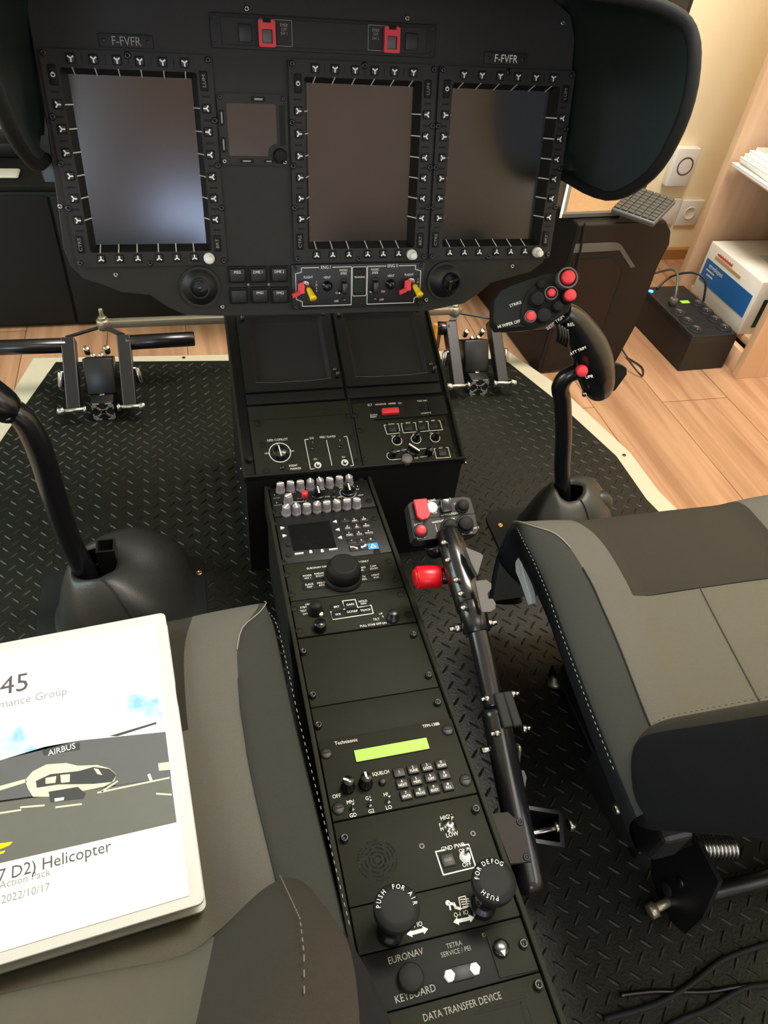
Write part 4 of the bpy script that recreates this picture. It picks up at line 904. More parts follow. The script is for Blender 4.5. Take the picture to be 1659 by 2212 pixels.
for base, top, hd, ra, words in ((c4(470, 985), c4(522, 790), .050, .0208, (('PUSH', (412, 745), 66), ('FOR', (530, 660), -3), ('AIR', (632, 735), -63))), (c4(1130, 800), c4(1222, 600), .048, .0208, (('FOR', (1110, 560), 84), ('DEFOG', (1205, 480), 12), ('PUSH', (1195, 700), 168)))):
    u, v = P.p(base); u2, v2 = P.p(top, hd)
    m = MB(); ax = Vector((u2 - u, v2 - v, hd)); X = T(u, v, 0) @ ax.to_track_quat('Z', 'Y').to_matrix().to_4x4(); L = ax.length
    m.lathe([(.0125, 0), (.0125, .008), (.0095, .010), (.0095, .018), (.0115, .020), (.0115, .032), (.0095, .034), (.0095, L - .010)], 'gloss_black', X=X, n=32)
    q = m.build('knob_stem', P.t)
    hx = T(u2, v2, hd)
    m = MB(hx); m.lathe([(.014, -.014), (ra * .98, -.010), (ra, -.006), (ra, -.002), (ra * .96, 0), (ra * .6, .0006), (.001, .0008)], 'console_dark', n=44)
    for t, qq, rot in words:
        Xh = P.X @ hx; lu, lv = loc(Xh, *c4(*qq), 0)
        rr = math.hypot(lu, lv); a0 = math.atan2(lv, lu); 
        for k, ch_ in enumerate(t):
            an = a0 + (len(t) / 2 - .5 - k) * .27; rt = max(rr, ra * .78); rt = min(rt, ra * .82)
            m.text(ch_, rt * cos(an), rt * sin(an), .0060, .0012, 'white_ink', an - pi / 2)
    m.build('push_knob', P.t)
# 10 navigation keyboard panel
P = Panel('keyboard_socket_panel', 'dark panel marked EURONAV and KEYBOARD with a round rubber cap', 'control panel', LCF, U0, U1, V[10], V[9], 'console_dark')
P.tx('EURONAV', c4(585, 1148), .0082, 'grey_ink', .04); P.tx('KEYBOARD', c4(655, 1418), .0084, 'grey_ink', .04); P.tx('TETRA', c4(932, 1065), .0058, 'grey_ink'); P.tx('SERVICE / PEI', c4(945, 1115), .0058, 'grey_ink'); P.tx('EXTERN MAIN', c4(1230, 975), .0048, 'grey_ink'); P.tx('OUTPUT', c4(1325, 1252), .0048, 'grey_ink')
pp = [P.p(c4(*q)) for q in ((1150, 965), (1400, 905), (1530, 1245), (1260, 1305))]; P.m.prism(pp, 0, .0012, 'console'); P.done()
P.knob(c4(622, 1300), .0120, .008, 'console_dark', name='rubber_cap', top=.0115)
for q in ((900, 1285), (1080, 1235)): P.knob(c4(*q), .0055, .003, 'white_knob', name='hex_nut', n=6, top=.005)
P.button(c4(990, 1260), .020, .012, None, None, 'black', .002, name='service_socket')
u, v = P.p(c4(1265, 1095)); m = MB(T(u, v, 0)); m.lathe([(.0078, 0), (.0074, .005), (.005, .006)], 'gloss_black'); m.prism([(0, -.008), (.0026, -.003), (-.0026, -.003)], .006, .0066, 'white_ink'); m.build('selector_knob', P.t)
P.fast(*P.p(c4(1425, 1065)), style='stud')
# 11 data transfer device
P = Panel('data_transfer_device', 'panel lettered DATA TRANSFER DEVICE at the rear end of the console', 'control panel', LCF, U0, U1, V[11], V[10], 'console')
P.tx('DATA TRANSFER DEVICE', c4(993, 1510), .0080, 'grey_ink', .02, .92)
P.line([c4(1080, 1530), c4(1440, 1435), c4(1500, 1632)], .0012, mat='console_dark'); P.line([c4(1080, 1560), c4(1410, 1480), c4(1450, 1632)], .0012, mat='void'); P.done()
u, v = P.p(c4(1532, 1358)); P.fast(min(u, .073), v, style='stud')

# ================================================================== rudder pedals
def make_pedals(cx, lab, lx, rx):
    t = thing('rudder_pedals', lab, 'pedals', T(cx, 1.45, .30)); MI = T(-cx, -1.45, -.30)
    m = MB(MI); m.box((cx, 1.39, .3225), (.045, .17, .043), 'black_metal', .001); m.build('base_rail', t)
    Fx = frame((cx, 1.3045, .3225), (1, 0, 0), (0, 0, 1)); m = MB(MI @ Fx); m.box((0, 0, -.0002), (.043, .041, .001), 'void')
    for sx in (-1, 1):
        for sy in (-1, 1):
            m.bar((0, 0), (sx * .0135, sy * .0125), .0034, .0003, .0018, 'alu_cut')
            m.poly_line([(sx * .0075, sy * .0195), (sx * .0205, sy * .0195), (sx * .0205, sy * .0075)], .0028, .0003, .0018, 'alu_cut')
            m.box((sx * .0150, sy * .014, .001), (.007, .007, .0016), 'alu_cut')
    m.box((0, 0, .001), (.011, .010, .0016), 'alu_cut'); m.build('rail_end', t, label='bare aluminium cross-shaped cut end')
    m = MB(MI); m.box((cx, 1.375, .365), (.060, .055, .075), 'black_metal', .003, X=RX(-.5)); m.build('pivot_block', t)
    for s in (-1, 1):
        a = Vector((cx + s * .052, 1.305, .335)); b = Vector((cx + s * .058, 1.412, .418))
        m = MB(MI); d = (b - a); X = Matrix.Translation((a + b) / 2) @ RX(math.atan2(d.z, d.y)) ; m.box((0, 0, 0), (.022, d.length + .03, .034), 'black_metal', .003, X=Matrix()) if 0 else m.add(*(lambda bb: bb)(boxvf((.027, d.length + .025, .030))), 'black_metal', False, X)
        q = m.build('pedal_arm', t, bevel=.002)
        L = lx if s < 0 else rx
        m = MB(MI); e = Vector((L, 1.412 + .004, .418)); m.cyl(b + Vector((0, 0, 0)), e, .0155, 'tube_black', 24); m.build('foot_tube', t)
        m = MB(MI); p = Vector((cx + s * .075, 1.365, .385)); m.cyl(p, p + Vector((s * .004, -.012, -.030)), .0065, 'steel', 14); m.cyl(p + Vector((0, .0, -.002)), p + Vector((-s * .015, 0, 0)), .004, 'steel', 10); m.build('link_pin', t)
        m = MB(MI); m.cyl((cx + s * .035, 1.296, .337), (cx + s * .080, 1.294, .337), .0052, 'steel', 12); m.cyl((cx + s * .073, 1.294, .337), (cx + s * .086, 1.294, .337), .0098, 'steel', 6); m.cyl((cx + s * .036, 1.295, .337), (cx + s * .030, 1.295, .337), .0095, 'steel', 6); m.build('pivot_bolt', t)
        m = MB(MI); c_ = (cx + s * .020, 1.40, .405); m.cyl(c_, (c_[0], c_[1] - .010, c_[2] + .018), .0062, 'steel', 12); m.cyl((cx + s * .008, 1.388, .400), (cx + s * .008, 1.380, .412), .0048, 'steel', 12); m.build('cap_screw', t)
        m = MB(MI); m.slab([Vector((RODX[cx] - .009, 1.432, .446)), Vector((RODX[cx] + .009, 1.432, .446)), b + Vector((.009 - s * .008, .006, .016)), b + Vector((-.009 - s * .008, .006, .016))], .007, 'black_metal'); m.build('link_bar', t)
    m = MB(MI); m.box((cx, 1.335, .3455), (.010, .012, .003), 'steel', .001); m.build('rail_nut', t)
    return t
def boxvf(sz):
    x, y, z = (s / 2 for s in sz)
    v = [(-x, -y * .9, -z * .7), (x, -y * .9, -z * .7), (x, y, -z), (-x, y, -z), (-x, -y * .9, z * .7), (x, -y * .9, z * .7), (x, y, z), (-x, y, z)]
    return v, [(0, 1, 2, 3), (4, 5, 6, 7), (0, 1, 5, 4), (1, 2, 6, 5), (2, 3, 7, 6), (3, 0, 4, 7)]
RODX = {-.370: -.354, .470: .435}
make_pedals(-.370, 'left rudder pedals with two black foot tubes, fixed to the mat on an aluminium rail', -.66, -.170)
make_pedals(.470, 'right rudder pedals partly hidden behind the console, in front of the cream floor edging', .385, .76)
m = MB(T(.043, 1.43, .455)); m.box((0, 0, 0), (.795, .014, .016), 'zinc', .001)
o = m.build('linking_rod'); tag(o, 'long grey metal bar linking the left and right pedals behind the console', 'rod')
for x, h_ in ((-.392, .034), (.385, .016)):
    m = MB(T(x + .04, 1.43, .455)); m.cyl((0, 0, -.012), (0, 0, .010), .013, 'zinc', 20); m.cyl((0, 0, .010), (0, 0, .016), .009, 'zinc', 6); m.cyl((0, 0, .015), (0, 0, h_), .0042, 'zinc', 12); m.build('rod_bolt', o)
m = MB(T(.385, 1.40, .33)); m.box((0, .03, .05), (.03, .02, .05), 'kraft', .003); m.tube([(-.012, 0, .11), (-.010, -.004, .08), (-.014, -.01, .05), (-.012, 0, .0)], .005, 'orange', 8)
tag(m.build('yellow_strap'), 'short yellow orange strap hanging behind the console under the grey rod', 'strap')

# ================================================================== cyclic sticks
def frame_n(o, n, roll=0):
    n = Vector(n).normalized(); u = (Vector((1, 0, 0)) - n * n.x).normalized(); v = n.cross(u)
    m = Matrix((u, v, n)).transposed().to_4x4(); m.translation = Vector(o); return m @ RZ(roll)
def boot(t, MI, c, top, rx, ry, seed):
    random.seed(seed); rows = []; n = 40
    for k, (z, s, f) in enumerate(((.3015, 1.12, 0), (.309, 1.05, .02), (.335, .95, .12), (.362, .84, .3), (.388, .66, .55), (.404, .48, .8), (.410, .36, 1), (.404, .30, 1))):
        r_ = []
        for i in range(n):
            a = 2 * pi * i / n; hmp = max(0, cos(a - .80)) ** 4 * sin(pi * min(1, k / 6)); w_ = 1 + .30 * hmp + .05 * sin(3 * a + seed) * (1 - f * .5) + .035 * sin(5 * a + k * .7 + seed) + .02 * sin(9 * a + k)
            x = c[0] * (1 - f) + top[0] * f; y = c[1] * (1 - f) + top[1] * f
            r_.append((x + rx * s * w_ * cos(a), y + ry * s * w_ * sin(a), z + .006 * sin(2 * a + seed) * (k > 2) + .022 * hmp))
        rows.append(r_)
    m = MB(MI); m.loft(rows, 'leatherette', closed=True, cap=False); q = m.build('gaiter', t, sub=1)
    m = MB(MI)
    for da in (-.05, .05):
        a = -1.15 + da; m.tube([Vector(rows[k][int((a % (2 * pi)) / (2 * pi) * n)]) + Vector((cos(a), sin(a), .6)) * .0012 for k in range(2, 7)], .0009, 'seam', 6, sub=3)
    m.build('gaiter_seam', q)
def mount(t, MI, poly, sc):
    m = MB(MI); m.prism(poly, .3003, .3035, 'black_soft', bev=.001); q = m.build('mounting_plate', t)
    for x, y in sc: m = MB(MI @ T(x, y, .3035)); m.lathe([(.0062, 0), (.0058, .0012), (.0022, .0014), (.0015, .0006)], 'brass', n=18); m.build('plate_screw', q, label='small brass screw')
# --- right
t = thing('cyclic_stick', 'right cyclic stick with red buttons on its black grip, in front of the right seat', 'control stick', T(.49, .86, .30)); MI = T(-.49, -.86, -.30)
mount(t, MI, rrect(.275, .19, .03, (.486, .825)), ((.372, .878),))
boot(t, MI, (.487, .83), (.478, .855), .088, .080, 2)
m = MB(MI); m.tube([(.480, .855, .335), (.474, .860, .385), (.455, .866, .455), (.436, .870, .535), (.415, .870, .600), (.402, .870, .632), (.408, .868, .655), (.428, .867, .662), (.455, .867, .650), (.470, .867, .640)], [.0145] * 6 + [.0135] * 4, 'tube_black', 20); m.build('tube', t)
m = MB(MI @ T(.512, .838, .392) @ RY(.35)); m.ring(rrect(.022, .022, .001), rrect(.017, .017, .001), -.03, .012, 'dark_steel'); m.box((0, 0, -.01), (.017, .017, .002), 'void'); m.build('square_socket', t)
m = MB(MI); rows = []; m.loft([[(.545 + .030 * cos(a) * s, .842 + .022 * sin(a) * s, .33 + h_) for a in [2 * pi * i / 16 for i in range(16)]] for h_, s in ((0, 1), (.03, .95), (.055, .8), (.068, .4), (.07, .1))], 'leatherette', closed=True); m.build('gaiter_fold', t)
gp = [yp(*cg(x, y), .866) for x, y in ((1320, 1840), (1290, 1720), (1258, 1560), (1215, 1370), (1150, 1180), (1050, 990), (930, 830), (790, 740))]
m = MB(MI); m.tube(gp, [.0190, .0270, .0305, .0310, .0285, .0240, .0205, .0175], 'tube_black', 28, sub=5); gr = m.build('grip', t)
HF = frame_n(yp(*cg(500, 600), .850), (-.22, -.74, .63)); HL = MI @ HF
def hp(x, y, h=0): return loc(HF, *cg(x, y), h)
hd_ = [hp(*q) for q in ((590, 190), (370, 260), (120, 345), (-60, 430), (-150, 560), (-160, 860), (-90, 960), (220, 940), (450, 925), (700, 840), (880, 720), (930, 600), (900, 400), (780, 210))]
m = MB(HL); m.prism(hd_, -.034, 0, 'black_soft', bev=.002); q = m.build('grip_head', t)
cfp = [hp(*p) for p in ((545, 245), (440, 330), (315, 445), (245, 600), (212, 760), (215, 880), (300, 918), (480, 895), (620, 830), (800, 690), (880, 620), (850, 550), (720, 520), (690, 400), (620, 300))]
m = MB(HL); m.prism(cfp, -.001, .0025, 'console_dark', bev=.0008)
m.text('STRIKE', *hp(150, 620), .0060, .0004, rot=.25, sx=1.1); m.text('HI WIPER OFF', *hp(60, 895), .0062, .0004, rot=.18, sx=1.0); m.build('control_face', q)
def hbtn(x, y, r, h, mat, name, base=0, label=None, parent=None, ring=None):
    u, v = hp(x, y, .0025 + h); m = MB(HL @ T(u, v, .002))
    if base: m.lathe([(base * 1.02, -.016 if base > .012 else 0), (base, h * .55), (base * .8, h * .6), (r, h * .6)], 'black_soft', n=26)
    if ring: m.ring(circ(ring, 26), circ(ring * .84, 26), 0, h * .75, 'grey_metal')
    m.lathe([(r * .9, h * .3), (r, h * .6), (r, h * .93), (r * .9, h)], mat, n=24); return m.build(name, parent or q, label=label)
hbtn(890, 238, .0095, .022, 'red', 'red_button', base=.0138, ring=.0145); hbtn(915, 488, .0082, .018, 'red', 'red_button', base=.0100)
hbtn(655, 455, .0056, .014, 'red', 'red_button', base=.0092, ring=.0095); hbtn(368, 780, .0066, .012, 'red', 'red_button', ring=.0085)
hbtn(460, 535, .0100, .012, 'console_dark', 'thumb_wheel', base=.0112); hbtn(548, 765, .0100, .011, 'console_dark', 'thumb_wheel', base=.0112)
hbtn(745, 640, .0068, .012, 'console_dark', 'trim_hat', base=.0078); hbtn(510, 335, .0060, .008, 'console_dark', 'small_knob')
# trigger ribs and writing on the grip
m = MB(MI)
for k in range(4): p = yp(*cg(735 + 38 * k, 1010 + 22 * k), .842); m.tube([p + Vector((-.004, 0, .014)), p + Vector((.0, -.004, 0)), p + Vector((.004, 0, -.014))], .0034, 'gloss_black', 10, sub=4)
m.build('trigger', t)
Fg = frame_n(yp(*cg(900, 900), .8405), (-.35, -.78, .52)); m = MB(MI @ Fg)
for tx_, (x, y), sz_, rt in (('BEEP TRIM', (700, 872), .0085, .62), ('REL', (915, 902), .0085, .15), ('ATT TRIM', (1012, 1262), .0072, .38), ('UPR', (1168, 1622), .0080, .12)):
    u, v = loc(Fg, *cg(x, y), .0); m.text(tx_, u, v, sz_ * .8, 0, rot=rt, sx=1.1)
m.build('grip_lettering', gr)
u = yp(*cg(1065, 1540), .838); X = frame_n(u, (-.4, -.8, .35)); m = MB(MI @ X); m.lathe([(.0092, -.012), (.0092, .001), (.0080, .002), (.0080, .008), (.0068, .009)], 'red', n=24); m.build('red_button', gr)
u = yp(*cg(1100, 1860), .846); X = frame_n(u, (-.3, -.8, -.1)); m = MB(MI @ X); m.lathe([(.004, -.006), (.004, .002), (.002, .003)], 'steel', n=12); m.build('clamp_screw', gr)
pz = [yp(*cg(*q_), .872) for q_ in ((1440, 1400), (1600, 1440), (1659, 1480), (1659, 1560), (1500, 1780), (1440, 1800))]
m = MB(MI); m.slab(pz, .006, 'black_soft'); m.build('hand_rest', gr)
# --- left
t = thing('cyclic_stick', 'left cyclic stick whose grip runs off the left edge, rising from a leather gaiter', 'control stick', T(-.38, .80, .30)); MI = T(.38, -.80, -.30)
mount(t, MI, rrect(.265, .21, .03, (-.325, .785)), ((-.202, .846),))
boot(t, MI, (-.315, .795), (-.352, .798), .100, .105, 4)
m = MB(MI); m.tube([(-.366, .795, .345), (-.370, .798, .400), (-.378, .80, .470), (-.380, .80, .554), (-.379, .80, .616), (-.381, .80, .660), (-.387, .80, .690), (-.400, .80, .706), (-.413, .80, .700)], [.0165] * 6 + [.0155, .0145, .014], 'tube_black', 22); m.build('tube', t)
m = MB(MI @ T(-.334, .815, .425)); m.ring(rrect(.028, .028, .001), rrect(.022, .022, .001), -.05, .004, 'dark_steel'); m.box((0, 0, -.02), (.022, .022, .002), 'void'); m.build('square_socket', t)
m = MB(MI); m.tube([(-.398, .80, .694), (-.404, .80, .712), (-.430, .803, .745), (-.455, .806, .80), (-.47, .81, .86)], [.0135, .0205, .0235, .0235, .021], 'gloss_black', 24, sub=5); gr = m.build('grip', t)
u = yp(18, 902, .785); X = frame_n(u, (0, -.9, .2)); m = MB(MI @ X); m.lathe([(.004, -.006), (.004, .002), (.002, .003)], 'steel', n=12); m.build('clamp_screw', gr)

# ================================================================== collective lever
t = thing('collective_lever', 'collective lever lying between console and right seat, its switch box carrying a red flap', 'lever', T(.13, .40, .50)); MI = T(-.13, -.40, -.50)
def cx_(q, x=.13): return xp(*q, x)
p1 = [cx_(q) for q in ((1040, 1405), (1052, 1500), (1062, 1545))]
m = MB(MI); m.tube([cx_((1024, 1330)), cx_((1045, 1420)), cx_((1068, 1530))], .0125, 'tube_black', 20); m.build('upper_tube', t)
m = MB(MI); m.tube([cx_((1068, 1530)), cx_((1100, 1690)), cx_((1147, 1925))], .0165, 'tube_black', 20); q_ = m.build('lower_tube', t)
m = MB(MI); m.cyl(cx_((1016, 1297)), cx_((1031, 1368)), .0172, 'tube_black', 24); cl_ = m.build('clamp_collar', t)
for s, (px, py) in ((-1, (988, 1360)), (1, (1053, 1352))):
    c_ = cx_((1022, 1352)); m = MB(MI); m.cyl(c_ + Vector((s * .016, 0, 0)), c_ + Vector((s * .024, 0, 0)), .0055, 'steel', 12); m.cyl(c_ + Vector((s * .024, 0, 0)), c_ + Vector((s * .031, 0, 0)), .0032, 'steel', 10); m.build('clamp_bolt', cl_)
m = MB(MI); m.tube([cx_(q) for q in ((968, 1150), (983, 1195), (998, 1245), (1010, 1285), (1018, 1322))], [.0150, .0185, .0195, .0188, .0170], 'gloss_black', 28, sub=5, squash=1.1); gr = m.build('grip', t)
for (x, y) in ((405, 505), (440, 662), (515, 840), (555, 965), (580, 1090)):
    p = xp(*ch(x, y), .112); m = MB(MI @ frame_n(p, (-.75, -.2, .65))); m.lathe([(.0034, -.006), (.0034, .0012), (.0022, .002)], 'steel', n=12); m.build('grip_screw', gr)
p = xp(*ch(300, 820), .098); m = MB(MI); m.cyl(p + Vector((.038, -.002, 0)), p + Vector((.008, 0, 0)), .0105, 'gloss_black', 20); m.cyl(p + Vector((.012, 0, 0)), p + Vector((-.020, .003, 0)), .0150, 'bright_red', 28); m.cyl(p + Vector((-.0195, .003, 0)), p + Vector((-.0225, .003, 0)), .011, 'bright_red', 24); m.build('throttle_knob', gr, label='bright red round knob')
G = frame_n(cx_((1030, 1250)) + Vector((.014, 0, -.006)), (-.1, -.5, .85)); 
m = MB(MI @ G); pts = [loc(G, *ch(*q)) for q in ((690, 850), (790, 838), (835, 870), (835, 920), (800, 960), (808, 1010), (850, 1010), (875, 1050), (872, 1100), (830, 1128), (750, 1130))]; m.prism(pts, -.004, 0, 'grey_metal', bev=.0005); m.build('finger_tabs', gr, label='two rounded grey tabs')
m = MB(MI @ G); pts = [loc(G, *ch(*q), -.012) for q in ((600, 545), (740, 600), (765, 625), (712, 800), (660, 700))]; m.prism(pts, -.03, -.012, 'grey_metal', bev=.0008); m.build('side_guard', gr)
# switch box
BF_ = frame_n(zp(*ch(405, 290), .618), (-.05, -.50, .86)); BL = MI @ BF_
def bp(x, y, h=0): return loc(BF_, *ch(x, y), h)
m = MB(BL); bo = [bp(*q) for q in ((90, 160), (110, 140), (600, 90), (650, 105), (690, 240), (722, 400), (700, 430), (560, 448), (430, 428), (350, 470), (180, 497), (145, 470))]
m.prism(bo, -.030, 0, 'black', bev=.0015); m.bar(bp(120, 300), bp(690, 245), .0010, 0, .0004, 'void')
for tx_, q, sz_ in (('SLING', (300, 130), .0042), ('FLOATS', (425, 122), .0042), ('ACTIVATION', (460, 255), .0040), ('WINDSHIELD WIPER', (405, 310), .0036), ('LIGHT', (185, 342), .0044), ('DUMP', (208, 462), .0044), ('CRANK', (618, 418), .0044), ('UP', (515, 160), .004), ('DN', (540, 205), .004), ('EXT', (355, 190), .004), ('RET', (570, 225), .004), ('ARM', (325, 240), .0036), ('ENG 2', (695, 375), .0034), ('1', (335, 352), .004), ('2', (340, 378), .004), ('3', (348, 402), .004), ('4', (352, 430), .004)): m.text(tx_, *bp(*q), sz_, .0003, sx=1.1, rot=.06)
bxo = m.build('switch_box', t)
m = MB(BL); fl = [bp(*q, .008) for q in ((140, 122), (255, 110), (270, 190), (290, 250), (265, 290), (215, 302), (175, 275), (155, 190))]; m.prism(fl, .003, .009, 'red', bev=.001); m.build('red_flap', bxo, label='red hinged flap')
def bb(x, y, r, h, mat, name, n=22, base=0):
    u, v = bp(x, y, h * .7); m = MB(BL @ T(u, v, 0))
    if base: m.lathe([(base, 0), (base * .95, .003), (r, .0035)], 'black', n=n)
    m.lathe([(r, 0), (r, h * .4), (r * .9, h * .9), (r * .75, h)], mat, n=n); m.build(name, bxo)
bb(303, 190, .0078, .003, 'white_knob', 'indicator'); bb(210, 392, .0066, .010, 'red', 'red_button', base=.0095); bb(585, 170, .0078, .010, 'console_dark', 'hat_switch', base=.0095)
bb(470, 355, .0098, .010, 'console_dark', 'hat_switch', base=.0120); bb(610, 335, .0105, .010, 'console_dark', 'hat_switch', base=.0125)
u, v = bp(430, 175, .006); m = MB(BL @ T(u, v, 0)); m.box((0, 0, .004), (.014, .020, .009), 'gloss_black', .002); m.build('rocker_switch', bxo)
m = MB(BL); m.cyl((*bp(360, 470), -.022), (*bp(420, 560), -.03), .016, 'gloss_black', 24); m.build('neck', bxo)
# link clamps, side plate, cable
for k, (a, b_) in enumerate((((1067, 1518), (1088, 1592)), ((1085, 1515), (1109, 1590)))):
    A = xp(*a, .133 + .018 * k) + Vector((0, 0, .019)); B = xp(*b_, .133 + .018 * k) + Vector((0, 0, .019)); m = MB(MI); w_ = Vector((.0058, 0, 0)); m.slab([A - w_, A + w_, B + w_, B - w_], .007, 'matte_black'); q2 = m.build('link_plate', t, bevel=.002)
    for P_ in (A, B):
        m = MB(MI); s = -1 if k == 0 else 1; c_ = P_ + Vector((s * .008, 0, -.006)); m.cyl(c_, c_ + Vector((s * .006, 0, 0)), .0048, 'steel', 6); m.cyl(c_ + Vector((s * .006, 0, 0)), c_ + Vector((s * .011, 0, 0)), .0026, 'steel', 10); m.build('link_bolt', q2)
pl_ = [zp(*ck(*q), .497) for q in ((405, 1240), (665, 1205), (760, 1650), (575, 1670))]
m = MB(MI); m.slab([pl_[3], pl_[2], pl_[1], pl_[0]], .004, 'plate_grey'); sp = m.build('side_plate', t)
for q in ((655, 1308), (715, 1615)): p = zp(*ck(*q), .497); m = MB(MI @ T(*p)); m.lathe([(.0042, 0), (.004, .0012), (.0024, .0014), (.002, .0004)], 'black', n=16); m.build('plate_screw', sp)
p = zp(*ck(760, 1830), .465); m = MB(MI @ T(*p)); m.lathe([(.0048, .0), (.0046, .0008), (.001, .0008)], 'void', n=16); m.build('end_hole', q_)
m = MB(MI); a = xp(*ck(320, 690), .105); m.cyl(a, a + Vector((.016, 0, 0)), .0042, 'steel', 12); m.build('cross_pin', q_)
m = MB(MI); m.tube([xp(*ck(*q), .158) for q in ((560, 650), (610, 640), (650, 660), (645, 740), (630, 860))], .0024, 'zinc', 8); m.build('bent_wire', q_)
m = MB(MI); Z = frame_n(xp(*ck(665, 950), .162), (-.1, -.4, .9)); m.M = MI @ Z; m.prism([loc(Z, *ck(*q)) for q in ((620, 865), (690, 860), (715, 920), (700, 1010), (692, 1080), (705, 1125), (670, 1110), (640, 1000))], -.003, 0, 'grey_metal'); m.build('swivel_tab', q_)
# bracket with bolt beside the plate
t2 = thing('square_bracket', 'small square steel bracket with a bright bolt on the mat beside the lever', 'bracket', T(*zp(*ck(850, 1340), .42))); c_ = t2.matrix_world.translation.copy(); m = MB(RZ(-.35))
m.ring(rrect(.052, .044, .002), rrect(.042, .034, .001), -.10, .0, 'black_metal'); m.build('frame', t2)
m = MB(); m.cyl((-.03, -.004, -.008), (.02, -.004, -.008), .004, 'steel', 12); m.cyl((.016, -.004, -.008), (.024, -.004, -.008), .0085, 'steel', 6); m.cyl((.034, -.004, -.006), (.042, -.004, -.006), .0085, 'steel', 6); m.build('bolt', t2)
p = zp(1198, 1480, .303); m = MB(T(*p) @ RX(-.5)); m.lathe([(.011, 0), (.011, .006), (.006, .009), (.006, .014)], 'zinc', n=18); tag(m.build('loose_nut'), 'single pale metal nut standing on the rubber mat beside the right seat', 'nut')

# ================================================================== seats
def lerp_tab(tab, y):
    tab = sorted(tab)
    if y <= tab[0][0]: return tab[0][1]
    for (a, va), (b, vb) in zip(tab, tab[1:]):
        if y <= b: return va + (vb - va) * (y - a) / (b - a)
    return tab[-1][1]
def make_seat(label):
    t = thing('pilot_seat', label, 'seat', T(.463, .45, .30), 'pilot seats'); MI = T(-.463, -.45, -.30); CX = .463
    so = lambda y: lerp_tab([(.604, .231), (.476, .237), (.369, .245), (.27, .252), (.20, .255)], y)
    pp = lambda y: lerp_tab([(.62, .226), (.604, .222), (.585, .198), (.563, .184), (.475, .181), (.403, .184), (.336, .192), (.284, .198)], y)
    ii = lambda y: lerp_tab([(.62, .128), (.563, .119), (.474, .120), (.406, .128), (.313, .139)], y)
    prof = [(.632, .400), (.645, .44), (.651, .48), (.651, .515), (.645, .548), (.634, .572), (.617, .588), (.597, .597), (.575, .602), (.545, .605), (.51, .605), (.485, .604), (.468, .602), (.45, .600), (.42, .598), (.38, .596), (.34, .594), (.30, .593), (.26, .592), (.215, .59)]
    rows = []
    for y, z in prof:
        k = min(1, max(0, (.66 - y) / .07)); a, b_, c_ = so(y), pp(y), ii(y); dz = min(1, max(.0, (z - .5) / .1)); ro = (1 - k) * .02
        half = [(a - .075, max(.38, z - .16)), (a - .035, max(.385, z - .10)), (a - .004, z - .035 * dz), (a - ro, z - .004), ((a + b_) / 2 - ro * .6, z + .008 * dz), (b_ - ro * .3, z + .010 * dz), ((b_ + c_) / 2, z + .006 * dz), (c_ + .004, z - .002 * dz), (c_ - .008, z - .008 * dz), (c_ * .5, z - .006 * dz)]
        row = [(CX - x, y, zz) for x, zz in half] + [(CX, y, z - .006 * dz)] + [(CX + x, y, zz) for x, zz in reversed(half)]
        rows.append(row)
    NB = len(rows[0])
    def mt(i, j):
        j = min(j, NB - 2 - j)
        if j < 3: return 'fabric_black'
        if j < 5: return 'fabric_grey'
        if j < 7: return 'fabric_band'
        return 'fabric_dark' if i < 12 else 'fabric_light'
    m = MB(MI); m.loft(rows, mt, cap=False); cu = m.build('seat_cushion', t, sub=2)
    def line(j, i0, i1, r, mat, up=.001, dash=0, name='seam', off=0):
        for jj, s in ((j, -1), (NB - 1 - j, 1)):
            P = [Vector(rows[i][jj]) + Vector((s * off, 0, up)) for i in range(i0, i1)]
            m = MB(MI)
            if dash:
                Q = []; 
                for a, b_ in zip(P, P[1:]):
                    n_ = max(1, int((b_ - a).length / .0035)); Q += [a.lerp(b_, k / n_) for k in range(n_)]
                for a, b_ in list(zip(Q, Q[1:]))[::2]: m.cyl(a, a.lerp(b_, .9), r, mat, 5)
            else: m.tube(P, r, mat, 6, sub=3)
            m.build(name, cu)
    line(3, 6, 19, .0004, 'thread', .0003, 1, 'stitching'); line(5, 5, 10, .0006, 'thread', .0001, 0, 'piping'); line(5, 10, 19, .0009, 'seam', .0005); pass
    m = MB(MI); m.tube([Vector(rows[12][j]) + Vector((0, 0, .0005)) for j in range(8, NB - 8)], .0011, 'seam', 6, sub=3); m.build('cross_seam', cu)
    m = MB(MI); m.tube([(CX - .028, .466, .5965), (CX - .036, .38, .5915), (CX - .044, .30, .589)], .0006, 'seam_soft', 6, sub=4); m.build('centre_seams', cu)
    # backrest
    A = R(24); U = Vector((0, -sin(A), cos(A))); N = Vector((0, cos(A), sin(A))); B = Vector((CX, .262, .575)); rows2 = []
    H = (-.03, -.015, .0, .03, .06, .10, .15, .20, .25, .29, .33, .36, .375, .38)
    for h in H:
        e = min(1, max(0, (h + .06) / .08)); e2 = min(1, max(0, (.39 - h) / .08)) ** .5; w = .248 * (.90 + .10 * e) * (.93 + .07 * e2); bo = .050 * min(1, max(.35, (h + .08) / .12)) * e2
        front = [(-w + .012, -.055), (-w, -.032), (-w + .004, -.005), (-w + .020, bo * .85), (-w + .045, bo), (-w + .075, bo * .70), (-w + .105, .010), (-w + .125, .0), (-.06, .004), (0, .006)]
        front = front + [(-x, d) for x, d in reversed(front[:-1])]
        row = [B + U * h + Vector((x, 0, 0)) + N * (d * (.6 + .4 * e2) - .012 * (1 - e)) for x, d in front] + [B + U * h + Vector((x, 0, 0)) - N * (.065 * (.7 + .3 * e2)) for x in (w - .05, 0, -w + .05)]
        rows2.append(row)
    nb = len(rows2[0])
